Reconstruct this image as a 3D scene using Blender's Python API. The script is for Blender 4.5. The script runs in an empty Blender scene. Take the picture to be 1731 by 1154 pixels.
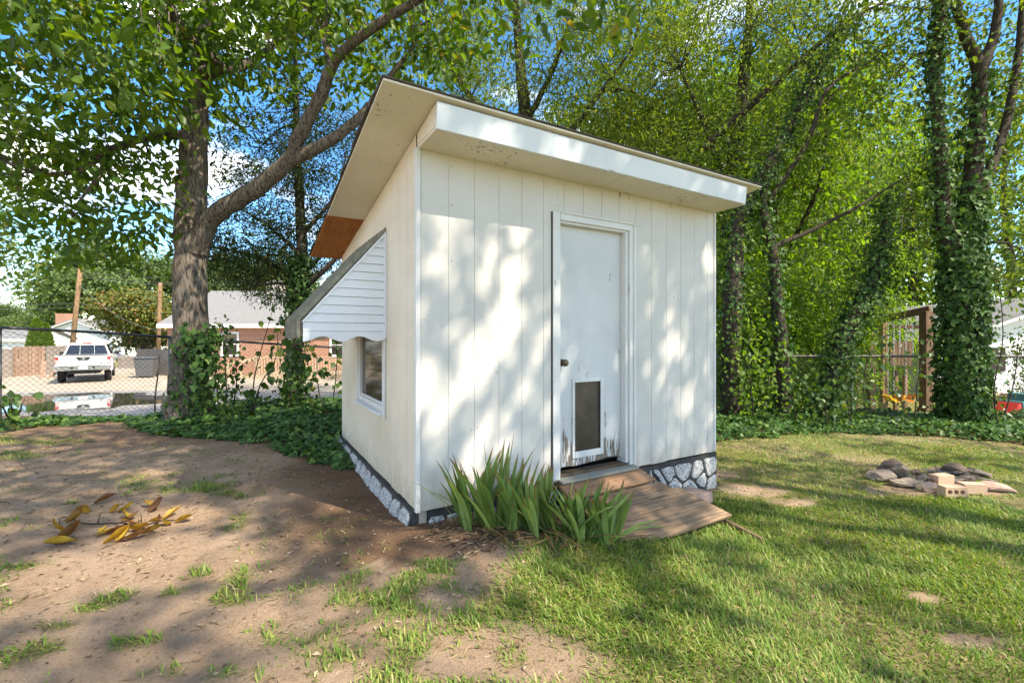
import bpy, bmesh, math, random
import numpy as np
from mathutils import Vector, Matrix

random.seed(11)
rng = np.random.default_rng(11)
scene = bpy.context.scene
COL = scene.collection
R = math.radians

# ------------------------------------------------------------------ camera
CAMZ, FPX, CX, HOR = 1.32, 770.0, 865.5, 567.0        # eye height, focal length in photo pixels, principal column, horizon row
cam_d = bpy.data.cameras.new('camera')
cam = bpy.data.objects.new('camera', cam_d)
COL.objects.link(cam)
cam.location = (0, 0, CAMZ)
cam.rotation_euler = (R(90), 0, 0)
cam_d.sensor_width = 36.0
cam_d.lens = FPX / 1731.0 * 36.0
cam_d.shift_y = -10.0 / 1731.0
cam_d.clip_start = 0.05
cam_d.clip_end = 2000
scene.camera = cam

# ------------------------------------------------------------------ sky, sun, exposure
SUN_AZ = Vector((0.85, -0.53)).normalized()
SUN_EL = R(47)
SUN = Vector((SUN_AZ.x * math.cos(SUN_EL), SUN_AZ.y * math.cos(SUN_EL), math.sin(SUN_EL)))
world = bpy.data.worlds.new('World')
scene.world = world
world.use_nodes = True
wn, wl = world.node_tree.nodes, world.node_tree.links
wn.clear()
SKX = 0.3
sky = wn.new('ShaderNodeTexSky')
sky.sky_type = 'NISHITA'
sky.sun_disc = False
sky.sun_elevation = SUN_EL
sky.sun_rotation = math.atan2(SUN_AZ.x, SUN_AZ.y)
sky.altitude = 600
sky.air_density = 1.0
sky.dust_density = 0.3
sky.ozone_density = 3.0
bg = wn.new('ShaderNodeBackground')
bg.inputs['Strength'].default_value = 0.10
wo = wn.new('ShaderNodeOutputWorld')
# fair-weather cloud over the blue, brightened and widened to fill the shade
tc = wn.new('ShaderNodeTexCoord')
mp = wn.new('ShaderNodeMapping'); mp.inputs['Scale'].default_value = (1.6, 1.6, 5.0); mp.inputs['Location'].default_value = (SKX, 0, 0)
cn = wn.new('ShaderNodeTexNoise'); cn.inputs['Scale'].default_value = 1.7; cn.inputs['Detail'].default_value = 6
cr = wn.new('ShaderNodeValToRGB')
cr.color_ramp.elements[0].position = 0.50; cr.color_ramp.elements[0].color = (0, 0, 0, 1)
cr.color_ramp.elements[1].position = 0.66; cr.color_ramp.elements[1].color = (0.95, 0.95, 0.95, 1)
cm = wn.new('ShaderNodeMixRGB'); cm.inputs[2].default_value = (8.0, 8.0, 8.0, 1)
wl.new(tc.outputs['Generated'], mp.inputs['Vector']); wl.new(mp.outputs[0], cn.inputs['Vector'])
wl.new(cn.outputs['Fac'], cr.inputs[0]); wl.new(cr.outputs[0], cm.inputs[0])
hs = wn.new('ShaderNodeHueSaturation'); hs.inputs['Saturation'].default_value = 1.3
wl.new(sky.outputs[0], hs.inputs['Color']); wl.new(hs.outputs[0], cm.inputs[1]); wl.new(cm.outputs[0], bg.inputs[0]); wl.new(bg.outputs[0], wo.inputs[0])

sun_d = bpy.data.lights.new('sun', 'SUN')
sun_d.energy = 2.4
sun_d.angle = R(0.6)
sun_d.color = (1.0, 0.95, 0.86)
sun = bpy.data.objects.new('sun', sun_d)
COL.objects.link(sun)
sun.rotation_euler = SUN.to_track_quat('Z', 'Y').to_euler()
sun.location = SUN * 60

vs = scene.view_settings
vs.view_transform = 'Standard'; vs.look = 'None'; vs.gamma = 1; vs.exposure = 2.15
vs.use_curve_mapping = False
vs.use_white_balance = True; vs.white_balance_temperature = 7400
cy = scene.cycles
cy.max_bounces = 7; cy.diffuse_bounces = 4; cy.glossy_bounces = 2; cy.transmission_bounces = 4; cy.transparent_max_bounces = 4
cy.use_denoising = True
cy.sample_clamp_indirect = 4.0

# ------------------------------------------------------------------ numeric helpers
def S(t):
    t = np.clip(t, 0, 1)
    return t * t * (3 - 2 * t)

def vn(x, y, seed=0):
    """smooth value noise, 0..1"""
    x = np.asarray(x, float); y = np.asarray(y, float)
    xi = np.floor(x); yi = np.floor(y)
    fx = S(x - xi); fy = S(y - yi)
    def hsh(a, b):
        v = np.sin(a * 127.1 + b * 311.7 + seed * 74.7) * 43758.5453
        return v - np.floor(v)
    return (hsh(xi, yi) * (1 - fx) + hsh(xi + 1, yi) * fx) * (1 - fy) + (hsh(xi, yi + 1) * (1 - fx) + hsh(xi + 1, yi + 1) * fx) * fy

def H(x, y):
    """height of the land"""
    x = np.asarray(x, float); y = np.asarray(y, float)
    h = -0.26 * S((x + 0.65) / 2.75)
    h = h + 0.06 * S((-x - 4.2) / 2.8) * S((y - 3.5) / 3.0) * (1 - S((y - 8.4) / 2))
    h = h - 1.0 * S((y - 8.8) / 4.4)
    h = h - 0.34 * S((-x - 4.9) / 1.4) * S((y - 6.7) / 1.7) * (1 - S((y - 9.0) / 4.2))
    near = 1 - S((y - 9) / 5)
    h = h + near * (0.05 * (vn(x * .7, y * .7, 1) - .5) + 0.022 * (vn(x * 2.3, y * 2.3, 2) - .5) + 0.012 * (vn(x * 7, y * 7, 3) - .5) + 0.008 * (vn(x * 16, y * 16, 4) - .5))
    # soil heaped round the irises
    h = h + 0.05 * np.exp(-(((x - 0.1) / .75) ** 2 + ((y - 3.2) / .22) ** 2))
    return h

def P(px, py, d):
    """the point at depth d that lies on a sight line of the photograph"""
    return Vector(((px - CX) / FPX * d, d, CAMZ + (HOR - py) / FPX * d))

def G(px, py):
    """where a sight line meets the land"""
    dx, dz = (px - CX) / FPX, (HOR - py) / FPX
    ts = np.arange(1.0, 90, .01)
    k = int(np.argmax(CAMZ + dz * ts < H(dx * ts, ts)))
    t = ts[k] if k else 90.0
    return Vector((dx * t, t, float(H(dx * t, t))))

def inpoly(x, y, poly):
    x = np.asarray(x); y = np.asarray(y)
    c = np.zeros(x.shape, bool)
    n = len(poly)
    for i in range(n):
        x1, y1 = poly[i]; x2, y2 = poly[(i + 1) % n]
        hit = ((y1 > y) != (y2 > y)) & (x < (x2 - x1) * (y - y1) / (y2 - y1 + 1e-12) + x1)
        c ^= hit
    return c

def unit(v):
    return v / (np.linalg.norm(v, axis=-1, keepdims=True) + 1e-9)

# ------------------------------------------------------------------ object helpers
def link(o, parent=None):
    COL.objects.link(o)
    if parent is not None: o.parent = parent
    return o

def tag(o, label=None, cat=None, group=None, kind=None):
    if label: o['label'] = label
    if cat: o['category'] = cat
    if group: o['group'] = group
    if kind: o['kind'] = kind
    return o

def thing(name, label, cat, loc=(0, 0, 0), rz=0, group=None):
    o = bpy.data.objects.new(name, None)
    o.empty_display_size = 0.2
    link(o); o.location = loc; o.rotation_euler = (0, 0, rz)
    return tag(o, label, cat, group)

def npmesh(name, V, F, mat, smooth=False):
    """mesh from arrays: V (n,3), F list of (m,k) index arrays"""
    me = bpy.data.meshes.new(name)
    V = np.asarray(V, np.float32)
    if not isinstance(F, list): F = [F]
    F = [np.asarray(f, np.int32) for f in F if len(f)]
    me.vertices.add(len(V)); me.vertices.foreach_set('co', V.ravel())
    loops = np.concatenate([f.ravel() for f in F])
    me.loops.add(len(loops)); me.loops.foreach_set('vertex_index', loops)
    tot = np.concatenate([np.full(len(f), f.shape[1], np.int32) for f in F])
    start = np.concatenate([[0], np.cumsum(tot)[:-1]]).astype(np.int32)
    me.polygons.add(len(tot))
    me.polygons.foreach_set('loop_start', start); me.polygons.foreach_set('loop_total', tot)
    if smooth: me.polygons.foreach_set('use_smooth', np.ones(len(tot), bool))
    me.update(calc_edges=True)
    if mat is not None: me.materials.append(mat)
    return me

def nobj(name, V, F, mat, parent=None, smooth=False):
    return link(bpy.data.objects.new(name, npmesh(name, V, F, mat, smooth)), parent)

class MB:
    """collects shapes of ONE part"""
    def __init__(s): s.v = []; s.f = []
    def add(s, vs, fs):
        b = len(s.v); s.v += [tuple(p) for p in vs]; s.f += [tuple(i + b for i in f) for f in fs]; return s
    def box(s, c, d, rot=None):
        x, y, z = (k / 2 for k in d)
        p = [Vector(q) for q in ((-x, -y, -z), (x, -y, -z), (x, y, -z), (-x, y, -z), (-x, -y, z), (x, -y, z), (x, y, z), (-x, y, z))]
        if rot is not None: p = [rot @ q for q in p]
        c = Vector(c)
        return s.add([q + c for q in p], [(0, 3, 2, 1), (4, 5, 6, 7), (0, 1, 5, 4), (1, 2, 6, 5), (2, 3, 7, 6), (3, 0, 4, 7)])
    def span(s, a, b):
        return s.box([(i + j) / 2 for i, j in zip(a, b)], [abs(j - i) for i, j in zip(a, b)])
    def prism(s, poly, axis, a, b):
        """polygon in the other two axes, extruded along axis from a to b"""
        def put(p, k):
            q = list(p); q.insert(axis, k); return q
        n = len(poly)
        v = [put(p, a) for p in poly] + [put(p, b) for p in poly]
        f = [tuple(range(n))[::-1], tuple(range(n, 2 * n))] + [(i, (i + 1) % n, n + (i + 1) % n, n + i) for i in range(n)]
        return s.add(v, f)
    def tube(s, pts, rad, n=8, cap=True):
        V, F = tubes([(pts, rad)], n, cap)
        return s.add(V.tolist(), [tuple(int(i) for i in f) for q in F for f in q])
    def lathe(s, prof, c, axis, n=16):
        """prof: list of (radius, height along axis)"""
        ax = Vector(axis).normalized(); u = ax.orthogonal().normalized(); w = ax.cross(u); c = Vector(c)
        v = []
        for r, h in prof:
            for k in range(n):
                a = 2 * math.pi * k / n
                v.append(c + ax * h + u * (r * math.cos(a)) + w * (r * math.sin(a)))
        f = [(i * n + k, i * n + (k + 1) % n, (i + 1) * n + (k + 1) % n, (i + 1) * n + k) for i in range(len(prof) - 1) for k in range(n)]
        f.append(tuple(range(n))[::-1]); f.append(tuple((len(prof) - 1) * n + k for k in range(n)))
        return s.add(v, f)
    def mesh(s, name, mat, bevel=0, smooth=False, seg=1):
        me = bpy.data.meshes.new(name)
        me.from_pydata([tuple(p) for p in s.v], [], s.f); me.update()
        bm = bmesh.new(); bm.from_mesh(me)
        bmesh.ops.recalc_face_normals(bm, faces=bm.faces)
        if bevel: bmesh.ops.bevel(bm, geom=[e for e in bm.edges if len(e.link_faces) == 2 and e.calc_face_angle(0) > 0.4], offset=bevel, segments=seg, affect='EDGES', profile=0.6, clamp_overlap=True)
        bm.to_mesh(me); bm.free()
        if smooth:
            me.polygons.foreach_set('use_smooth', np.ones(len(me.polygons), bool))
        if mat is not None: me.materials.append(mat)
        return me
    def build(s, name, mat, parent=None, bevel=0, smooth=False, seg=1):
        return link(bpy.data.objects.new(name, s.mesh(name, mat, bevel, smooth, seg)), parent)

def tubes(paths, n=6, cap=False):
    """many tapered tubes in one vertex array"""
    Vs, Fs, Cs, b = [], [], [], 0
    ang = np.linspace(0, 2 * np.pi, n, endpoint=False)
    ca, sa = np.cos(ang), np.sin(ang)
    for pts, rad in paths:
        p = np.array([tuple(q) for q in pts], float); m = len(p)
        r = np.broadcast_to(np.asarray(rad, float), (m,))
        t = np.gradient(p, axis=0) if m > 1 else np.array([[0, 0, 1.]])
        t = unit(t)
        ref = np.array([0, 0, 1.]) if abs(t[:, 2]).mean() < .85 else np.array([1., 0, 0])
        u = unit(np.cross(t, ref)); w = np.cross(t, u)
        ring = p[:, None, :] + r[:, None, None] * (u[:, None, :] * ca[None, :, None] + w[:, None, :] * sa[None, :, None])
        Vs.append(ring.reshape(-1, 3))
        i = np.arange(m - 1)[:, None] * n; k = np.arange(n)[None, :]; k2 = (k + 1) % n
        Fs.append(np.stack([b + i + k, b + i + k2, b + i + n + k2, b + i + n + k], -1).reshape(-1, 4))
        if cap:
            Cs.append(np.array([[b + j for j in range(n)][::-1], [b + (m - 1) * n + j for j in range(n)]]))
        b += m * n
    F = [np.concatenate(Fs)]
    if Cs: F.append(np.concatenate(Cs))
    return np.concatenate(Vs), F

def smooth_path(pts, rad, k=4, wob=0.0, seed=0):
    """Catmull-Rom through the points, with a little wander"""
    p = np.array([tuple(q) for q in pts], float); r = np.array(rad, float)
    pe = np.vstack([2 * p[0] - p[1], p, 2 * p[-1] - p[-2]])
    out, ro = [], []
    for i in range(len(p) - 1):
        a, b_, c, d = pe[i:i + 4]
        for j in range(k):
            t = j / k
            out.append(.5 * (2 * b_ + (c - a) * t + (2 * a - 5 * b_ + 4 * c - d) * t * t + (-a + 3 * b_ - 3 * c + d) * t ** 3))
            ro.append(r[i] * (1 - t) + r[i + 1] * t)
    out.append(p[-1]); ro.append(r[-1])
    out = np.array(out); ro = np.array(ro)
    if wob:
        g = np.random.default_rng(seed)
        out[1:-1] += g.normal(0, wob, (len(out) - 2, 3)) * ro[1:-1, None]
    return out, ro

# ------------------------------------------------------------------ materials
def newmat(name):
    m = bpy.data.materials.new(name); m.use_nodes = True
    n, l = m.node_tree.nodes, m.node_tree.links
    return m, n, l, n['Principled BSDF']

def coords(n, l, scale=(1, 1, 1), kind='Object'):
    c = n.new('ShaderNodeTexCoord'); mp = n.new('ShaderNodeMapping'); mp.inputs['Scale'].default_value = scale
    l.new(c.outputs[kind], mp.inputs['Vector'])
    return mp.outputs[0]

def tnoise(n, l, vec, scale, detail=5, rough=.6, dist=0):
    t = n.new('ShaderNodeTexNoise'); t.inputs['Scale'].default_value = scale; t.inputs['Detail'].default_value = detail
    t.inputs['Roughness'].default_value = rough; t.inputs['Distortion'].default_value = dist
    l.new(vec, t.inputs['Vector']); return t.outputs['Fac']

def ramp(n, l, fac, stops):
    r = n.new('ShaderNodeValToRGB'); e = r.color_ramp.elements
    while len(e) < len(stops): e.new(.5)
    for k, (p, c) in zip(e, stops):
        k.position = p; k.color = (*c, 1) if len(c) == 3 else c
    l.new(fac, r.inputs[0]); return r.outputs[0]

def mixc(n, l, fac, a, b, mode='MIX'):
    m = n.new('ShaderNodeMixRGB'); m.blend_type = mode
    for k, x in ((0, fac), (1, a), (2, b)):
        if isinstance(x, (int, float)): m.inputs[k].default_value = x
        elif isinstance(x, tuple): m.inputs[k].default_value = (*x, 1)
        else: l.new(x, m.inputs[k])
    return m.outputs[0]

def mathn(n, l, op, a, b):
    m = n.new('ShaderNodeMath'); m.operation = op
    for k, x in enumerate((a, b)):
        if isinstance(x, (int, float)): m.inputs[k].default_value = x
        else: l.new(x, m.inputs[k])
    return m.outputs[0]

def bump(n, l, bs, height, strength, dist=.01):
    b = n.new('ShaderNodeBump'); b.inputs['Strength'].default_value = strength; b.inputs['Distance'].default_value = dist
    l.new(height, b.inputs['Height']); l.new(b.outputs[0], bs.inputs['Normal'])

def pmat(name, c1, c2=None, scale=6, rough=.7, bmp=.3, bscale=40, stretch=(1, 1, 1), spec=.3, metal=0, bdist=.005):
    m, n, l, b = newmat(name)
    c2 = c2 or tuple(k * .75 for k in c1)
    v = coords(n, l, stretch)
    col = ramp(n, l, tnoise(n, l, v, scale), [(.3, c1), (.72, c2)])
    l.new(col, b.inputs['Base Color'])
    b.inputs['Roughness'].default_value = rough; b.inputs['Specular IOR Level'].default_value = spec; b.inputs['Metallic'].default_value = metal
    if bmp: bump(n, l, b, tnoise(n, l, v, bscale), bmp, bdist)
    return m

def paint(name, col, dirt, peel=.70, rough_lines=True, low=None, crackdir=(1, 1, 1), splash=False):
    """old house paint: rough-sawn relief, grime, chips down to grey wood; low=(z0,z1) lets it flake away towards a rotten foot"""
    m, n, l, b = newmat(name)
    v = coords(n, l)
    c = ramp(n, l, tnoise(n, l, v, 1.6, 6), [(.35, col), (.75, dirt)])
    vz = coords(n, l, (3, 3, 160)); saw = tnoise(n, l, vz, 1.0, 3)
    if rough_lines: c = mixc(n, l, .10, c, ramp(n, l, saw, [(.35, (.55, .55, .55)), (.6, (1, 1, 1))]), 'MULTIPLY')
    vc = coords(n, l, (26 * crackdir[0], 26 * crackdir[1], 3.2 * crackdir[2]))
    chips = tnoise(n, l, vc, 1.0, 4, .65)
    big = tnoise(n, l, v, 2.2, 2)
    k = mathn(n, l, 'MULTIPLY', chips, mathn(n, l, 'ADD', big, .45))
    if low:
        sx = n.new('ShaderNodeSeparateXYZ'); l.new(coords(n, l), sx.inputs[0])
        mr = n.new('ShaderNodeMapRange'); mr.inputs[1].default_value = low[0]; mr.inputs[2].default_value = low[1]
        mr.inputs[3].default_value = .30; mr.inputs[4].default_value = 0
        l.new(sx.outputs[2], mr.inputs[0]); k = mathn(n, l, 'ADD', k, mr.outputs[0])
    f = ramp(n, l, k, [(peel, (0, 0, 0)), (peel + .03, (1, 1, 1))])
    if splash:   # mud thrown up by rain along the foot of the wall
        sz = n.new('ShaderNodeSeparateXYZ'); l.new(coords(n, l), sz.inputs[0])
        ms_ = n.new('ShaderNodeMapRange'); ms_.inputs[1].default_value = .12; ms_.inputs[2].default_value = .55; ms_.inputs[3].default_value = .30; ms_.inputs[4].default_value = -.25
        l.new(sz.outputs[2], ms_.inputs[0])
        sp = ramp(n, l, mathn(n, l, 'ADD', tnoise(n, l, coords(n, l, (9, 9, 4)), 2.0, 6, .7), ms_.outputs[0]), [(.55, (0, 0, 0)), (.95, (.55, .55, .55))])
        c = mixc(n, l, sp, c, (.33, .245, .165))
    wood = ramp(n, l, tnoise(n, l, vc, 3.0), [(.3, (.10, .085, .07)), (.7, (.30, .24, .18))])
    l.new(mixc(n, l, f, c, wood), b.inputs['Base Color'])
    b.inputs['Roughness'].default_value = .62; b.inputs['Specular IOR Level'].default_value = .25
    hh = mathn(n, l, 'SUBTRACT', mathn(n, l, 'MULTIPLY', saw, .35), f)
    bump(n, l, b, hh, .5, .0015)
    return m

def woodmat(name, c1, c2, grain=(2, 40, 40), rough=.8, dark=(.05, .04, .03), bs=.6):
    m, n, l, b = newmat(name)
    v = coords(n, l, grain)
    g = tnoise(n, l, v, 1.2, 8, .7, .3)
    c = ramp(n, l, g, [(.25, dark), (.42, c2), (.7, c1)])
    v2 = coords(n, l)
    c = mixc(n, l, .5, c, ramp(n, l, tnoise(n, l, v2, 4), [(.3, (.5, .5, .5)), (.7, (1, 1, 1))]), 'MULTIPLY')
    oi = n.new('ShaderNodeObjectInfo')
    c = mixc(n, l, .55, c, ramp(n, l, oi.outputs['Random'], [(0, (.65, .65, .65)), (1, (1, 1, 1))]), 'MULTIPLY')
    l.new(c, b.inputs['Base Color']); b.inputs['Roughness'].default_value = rough; b.inputs['Specular IOR Level'].default_value = .2
    bump(n, l, b, g, bs, .003)
    return m

def leafmat(name, stops, trans=.35, rough=.5, spec=.3, tcol=(1.25, 1.2, .5), tip=None, each=False):
    m, n, l, b = newmat(name)
    ge = n.new('ShaderNodeNewGeometry')
    rnd = ge.outputs['Random Per Island']
    if each: rnd = n.new('ShaderNodeObjectInfo').outputs['Random']
    c = ramp(n, l, rnd, stops)
    if each: c = mixc(n, l, .7, c, ramp(n, l, tnoise(n, l, coords(n, l), 14, 4), [(.35, each), (.6, (1, 1, 1))]), 'MULTIPLY')
    if tip:
        a = n.new('ShaderNodeAttribute'); a.attribute_name = 'along'
        c = mixc(n, l, ramp(n, l, a.outputs['Fac'], [(tip[0], (0, 0, 0)), (tip[1], (1, 1, 1))]), c, tip[2])
    l.new(c, b.inputs['Base Color']); b.inputs['Roughness'].default_value = rough; b.inputs['Specular IOR Level'].default_value = spec
    t = n.new('ShaderNodeBsdfTranslucent'); l.new(mixc(n, l, 1.0, c, tcol, 'MULTIPLY'), t.inputs['Color'])
    ms = n.new('ShaderNodeMixShader'); ms.inputs[0].default_value = trans
    l.new(b.outputs[0], ms.inputs[1]); l.new(t.outputs[0], ms.inputs[2])
    l.new(ms.outputs[0], n['Material Output'].inputs['Surface'])
    return m

def barkmat(name, c1, c2, sc=1.0):
    m, n, l, b = newmat(name)
    v = coords(n, l, (22 * sc, 22 * sc, 4.2 * sc))
    g = tnoise(n, l, v, 1.6, 8, .68, .6)
    c = ramp(n, l, g, [(.40, c2), (.54, c1)])
    c = mixc(n, l, .6, c, ramp(n, l, tnoise(n, l, coords(n, l), 1.3), [(.3, (.55, .55, .5)), (.7, (1, 1, 1))]), 'MULTIPLY')
    l.new(c, b.inputs['Base Color']); b.inputs['Roughness'].default_value = .9; b.inputs['Specular IOR Level'].default_value = .1
    bump(n, l, b, g, 1.0, .06)
    return m
# ================================================================== the land
BARE = [(G(880, 1105), .42, .20), (G(760, 1130), .22, .10), (G(1190, 800), .45, .22), (G(1340, 850), .30, .12), (G(1560, 1010), .12, .07), (G(1640, 1085), .22, .06), (G(1580, 830), .80, .20), (G(1270, 830), .35, .2)]
TUFT = [(G(470, 975), .30, .20), (G(330, 825), .35, .16), (G(420, 835), .3, .12), (G(560, 905), .16, .12), (G(180, 1012), .18, .08), (G(150, 1030), .1, .05),
        (G(20, 1105), .22, .10), (G(490, 1135), .18, .07), (G(600, 950), .2, .14), (G(700, 1010), .28, .20), (G(560, 1010), .22, .12), (G(290, 1000), .08, .05),
        (G(60, 745), .7, .25), (G(10, 770), .5, .2), (G(10, 830), .3, .12), (G(230, 1085), .12, .04), (G(330, 970), .10, .05), (G(650, 1090), .25, .12), (G(530, 1050), .2, .06),
        (G(640, 1000), .35, .25), (G(520, 960), .25, .15), (G(600, 1090), .3, .12), (G(450, 1060), .15, .06), (G(740, 960), .25, .10), (G(660, 930), .12, .06), (G(400, 1010), .15, .08), (G(90, 1060), .10, .04), (G(60, 900), .12, .05), (G(30, 960), .1, .04), (G(520, 850), .12, .06), (G(100, 850), .15, .05), (G(260, 1140), .14, .05), (G(375, 1140), .08, .03), (G(560, 880), .12, .05), (G(130, 800), .12, .05), (G(470, 880), .12, .05)]
SHED_O = Vector((-0.646, 3.10, 0)); SHED_A = math.atan2(.509, .861)
W_, L_ = np.array((.861, .509)), np.array((-.509, .861))
def shed_xy(x, y):
    dx, dy = x - SHED_O.x, y - SHED_O.y
    return dx * W_[0] + dy * W_[1], dx * L_[0] + dy * L_[1]
def SW(x, y, z=0):
    """shed coordinates to the world"""
    return Vector((SHED_O.x + x * W_[0] + y * L_[0], SHED_O.y + x * W_[1] + y * L_[1], z))

# ivy beds
IVY_L = [(-5.35, 6.45), (-4.7, 6.0), (-4.0, 5.85), (-3.06, 5.5), (-2.4, 4.95), (-1.55, 4.45), (-1.42, 4.5), (-2.0, 5.5), (-1.5, 8.7), (-3.2, 8.95), (-6.1, 8.2), (-5.9, 7.1)]
IVY_C = [(-7.9, 5.2), (-7.0, 5.75), (-6.1, 6.7), (-5.4, 7.0), (-5.4, 8.3), (-6.2, 8.3), (-7.3, 6.6), (-8.3, 5.5)]
IVY_R = [(2.2, 6.3), (2.95, 6.75), (3.9, 6.95), (4.9, 7.35), (5.9, 7.25), (6.7, 6.95), (7.6, 6.45), (8.6, 6.3), (10.5, 7.2), (10.5, 8.9), (6, 9.4), (1.4, 9.5), (1.0, 7.5)]
def in_ivy(x, y): return inpoly(x, y, IVY_L) | inpoly(x, y, IVY_C) | inpoly(x, y, IVY_R)

def lawn(x, y):
    """how thick the turf stands, 0..1"""
    x = np.asarray(x, float); y = np.asarray(y, float)
    edge = -0.55 + 0.55 * (np.minimum(y, 3.3) - 1.9) + .22 * (vn(x * 2.5, y * 2.5, 9) - .5)
    d = S((x - edge) / .35 + .2)
    d = d * (.80 + .5 * (vn(x * 1.7, y * 1.7, 5) - .35))
    far = S((y - 4.4) / 1.2)
    d = d * (1 - .35 * far * S((vn(x * 1.1, y * 1.6, 12) - .35) / .3))
    for c, a, b in BARE:
        q = ((x - c.x) / a) ** 2 + ((y - c.y) / b) ** 2
        d = d * (1 - .96 * S(1.35 - q + .7 * (vn(x * 6, y * 6, 6) - .5)))
    t = np.zeros_like(d)
    for c, a, b in TUFT:
        q = ((x - c.x) / a) ** 2 + ((y - c.y) / b) ** 2
        t = np.maximum(t, .75 * S(1.3 - q) * S((vn(x * 7, y * 7, 7) - .25) / .4))
    t = np.maximum(t, .36 * S((vn(x * 3.1, y * 3.1, 8) * vn(x * 9, y * 9, 10) - .36) / .25))
    d = np.maximum(d, t)
    d = d * (1 - S((y - 6.9 - .3 * vn(x * 2, y, 3)) / .5) * (x > 2.5))
    sx, sy = shed_xy(x, y)
    inside = (sx > -.03) & (sx < 3.22) & (sy > -.02) & (sy < 2.8)
    ramp_ = (sx > 1.12) & (sx < 2.45) & (sy > -.66) & (sy < .1)
    bed = (sx > -.2) & (sx < 1.75) & (sy > -.42) & (sy < .1)
    hug = (sx > -1.0) & (sx < 0) & (sy > -.35) & (sy < 2.8)
    d = np.where(inside | ramp_ | bed, 0, d); d = np.where(hug, d * .15, d)
    d = np.where(in_ivy(x, y), d * .1, d)
    return np.clip(d, 0, 1)

def axis(dense0, dense1, step, lo, hi, grow=1.16):
    a = list(np.arange(dense0, dense1 + 1e-6, step))
    s = step
    while a[-1] < hi: s *= grow; a.append(a[-1] + s)
    s = step; b = []
    q = dense0
    while q > lo: s *= grow; q -= s; b.append(q)
    return np.array(b[::-1] + a)
gx = axis(-4.6, 6.6, .045, -420, 420); gy = axis(1.5, 8.0, .045, -60, 600)
GX, GY = np.meshgrid(gx, gy)
GZ = H(GX, GY)
nx, ny = len(gx), len(gy)
idx = np.arange(nx * ny).reshape(ny, nx)
quads = np.stack([idx[:-1, :-1], idx[:-1, 1:], idx[1:, 1:], idx[1:, :-1]], -1).reshape(-1, 4)

m, n, l, b = newmat('yard soil'); M_SOIL = m
v = coords(n, l)
soil = ramp(n, l, tnoise(n, l, v, 2.2, 8, .65), [(.25, (.35, .235, .155)), (.5, (.50, .35, .24)), (.75, (.60, .44, .32))])
grit = tnoise(n, l, v, 70, 7, .8)
soil = mixc(n, l, .75, soil, ramp(n, l, grit, [(.34, (.38, .35, .33)), (.5, (.95, .95, .95)), (.75, (1.0, .98, .95))]), 'MULTIPLY')
straw = ramp(n, l, tnoise(n, l, coords(n, l, (9, 60, 20)), 1.5, 4, .6, 1.5), [(.60, (0, 0, 0)), (.66, (.5, .5, .5))])
soil = mixc(n, l, straw, soil, (.36, .29, .19))
ad = n.new('ShaderNodeAttribute'); ad.attribute_name = 'dark_soil'
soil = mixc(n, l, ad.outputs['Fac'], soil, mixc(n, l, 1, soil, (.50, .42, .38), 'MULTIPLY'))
al = n.new('ShaderNodeAttribute'); al.attribute_name = 'lawn'
thatch = ramp(n, l, tnoise(n, l, v, 30, 6, .7), [(.3, (.11, .12, .032)), (.55, (.22, .21, .068)), (.75, (.40, .33, .16))])
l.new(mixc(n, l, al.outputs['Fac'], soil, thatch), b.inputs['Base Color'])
b.inputs['Roughness'].default_value = .95; b.inputs['Specular IOR Level'].default_value = .1
bump(n, l, b, mathn(n, l, 'ADD', grit, tnoise(n, l, v, 14, 6, .75)), 1.0, .03)

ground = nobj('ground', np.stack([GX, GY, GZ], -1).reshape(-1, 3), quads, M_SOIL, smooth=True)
tag(ground, kind='structure')
sx, sy = shed_xy(GX, GY)
dl = lawn(GX, GY)
beyond = S((GY - 9.5) / 2) * (1 - S((GX + 9) / 3) * 0)
dl = np.maximum(dl, beyond)
dl = np.where(in_ivy(GX, GY), .35, dl)
dark_soil = S(1.25 - np.hypot(np.clip(-sx, 0, 9) / .9, 0) + .5 * (vn(GX * 2, GY * 2, 21) - .5)) * (sx < .1) * (sy > -.3) * (sy < 3.2)  # soil coloured darker along the shed, iris bed, back left and ivy
dark_soil = np.maximum(dark_soil, S(1.4 - np.clip(-sy - .2, 0, 9) / .35) * (sx > -.3) * (sx < 1.8) * (sy < .1) * (sy > -2) * .9)
dark_soil = np.maximum(dark_soil, S((GY - 4.9 + .8 * vn(GX, GY, 4)) / 1.3) * (GX < -1.5) * .65)
dark_soil = np.maximum(dark_soil, in_ivy(GX, GY) * .9)
for nm, arr in (('lawn', dl), ('dark_soil', np.clip(dark_soil, 0, 1))):
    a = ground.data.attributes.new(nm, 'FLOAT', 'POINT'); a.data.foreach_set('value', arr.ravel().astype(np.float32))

# driveway beyond the fence, with the puddle in its dip
def sheet(name, poly, mat, lift, step=.8):
    x0, x1 = min(p[0] for p in poly), max(p[0] for p in poly); y0, y1 = min(p[1] for p in poly), max(p[1] for p in poly)
    xs, ys = np.arange(x0, x1 + step, step), np.arange(y0, y1 + step, step)
    X, Y = np.meshgrid(xs, ys); Z = H(X, Y) + lift
    i = np.arange(X.size).reshape(X.shape)
    q = np.stack([i[:-1, :-1], i[:-1, 1:], i[1:, 1:], i[1:, :-1]], -1).reshape(-1, 4)
    cx_, cy_ = X.ravel()[q].mean(1), Y.ravel()[q].mean(1)
    q = q[inpoly(cx_, cy_, poly)]
    return tag(nobj(name, np.stack([X, Y, Z], -1).reshape(-1, 3), q, mat, smooth=True), kind='structure')
M_DRIVE = pmat('sandy concrete', (.38, .32, .24), (.28, .235, .19), 1.2, .9, .5, 30)
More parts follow.
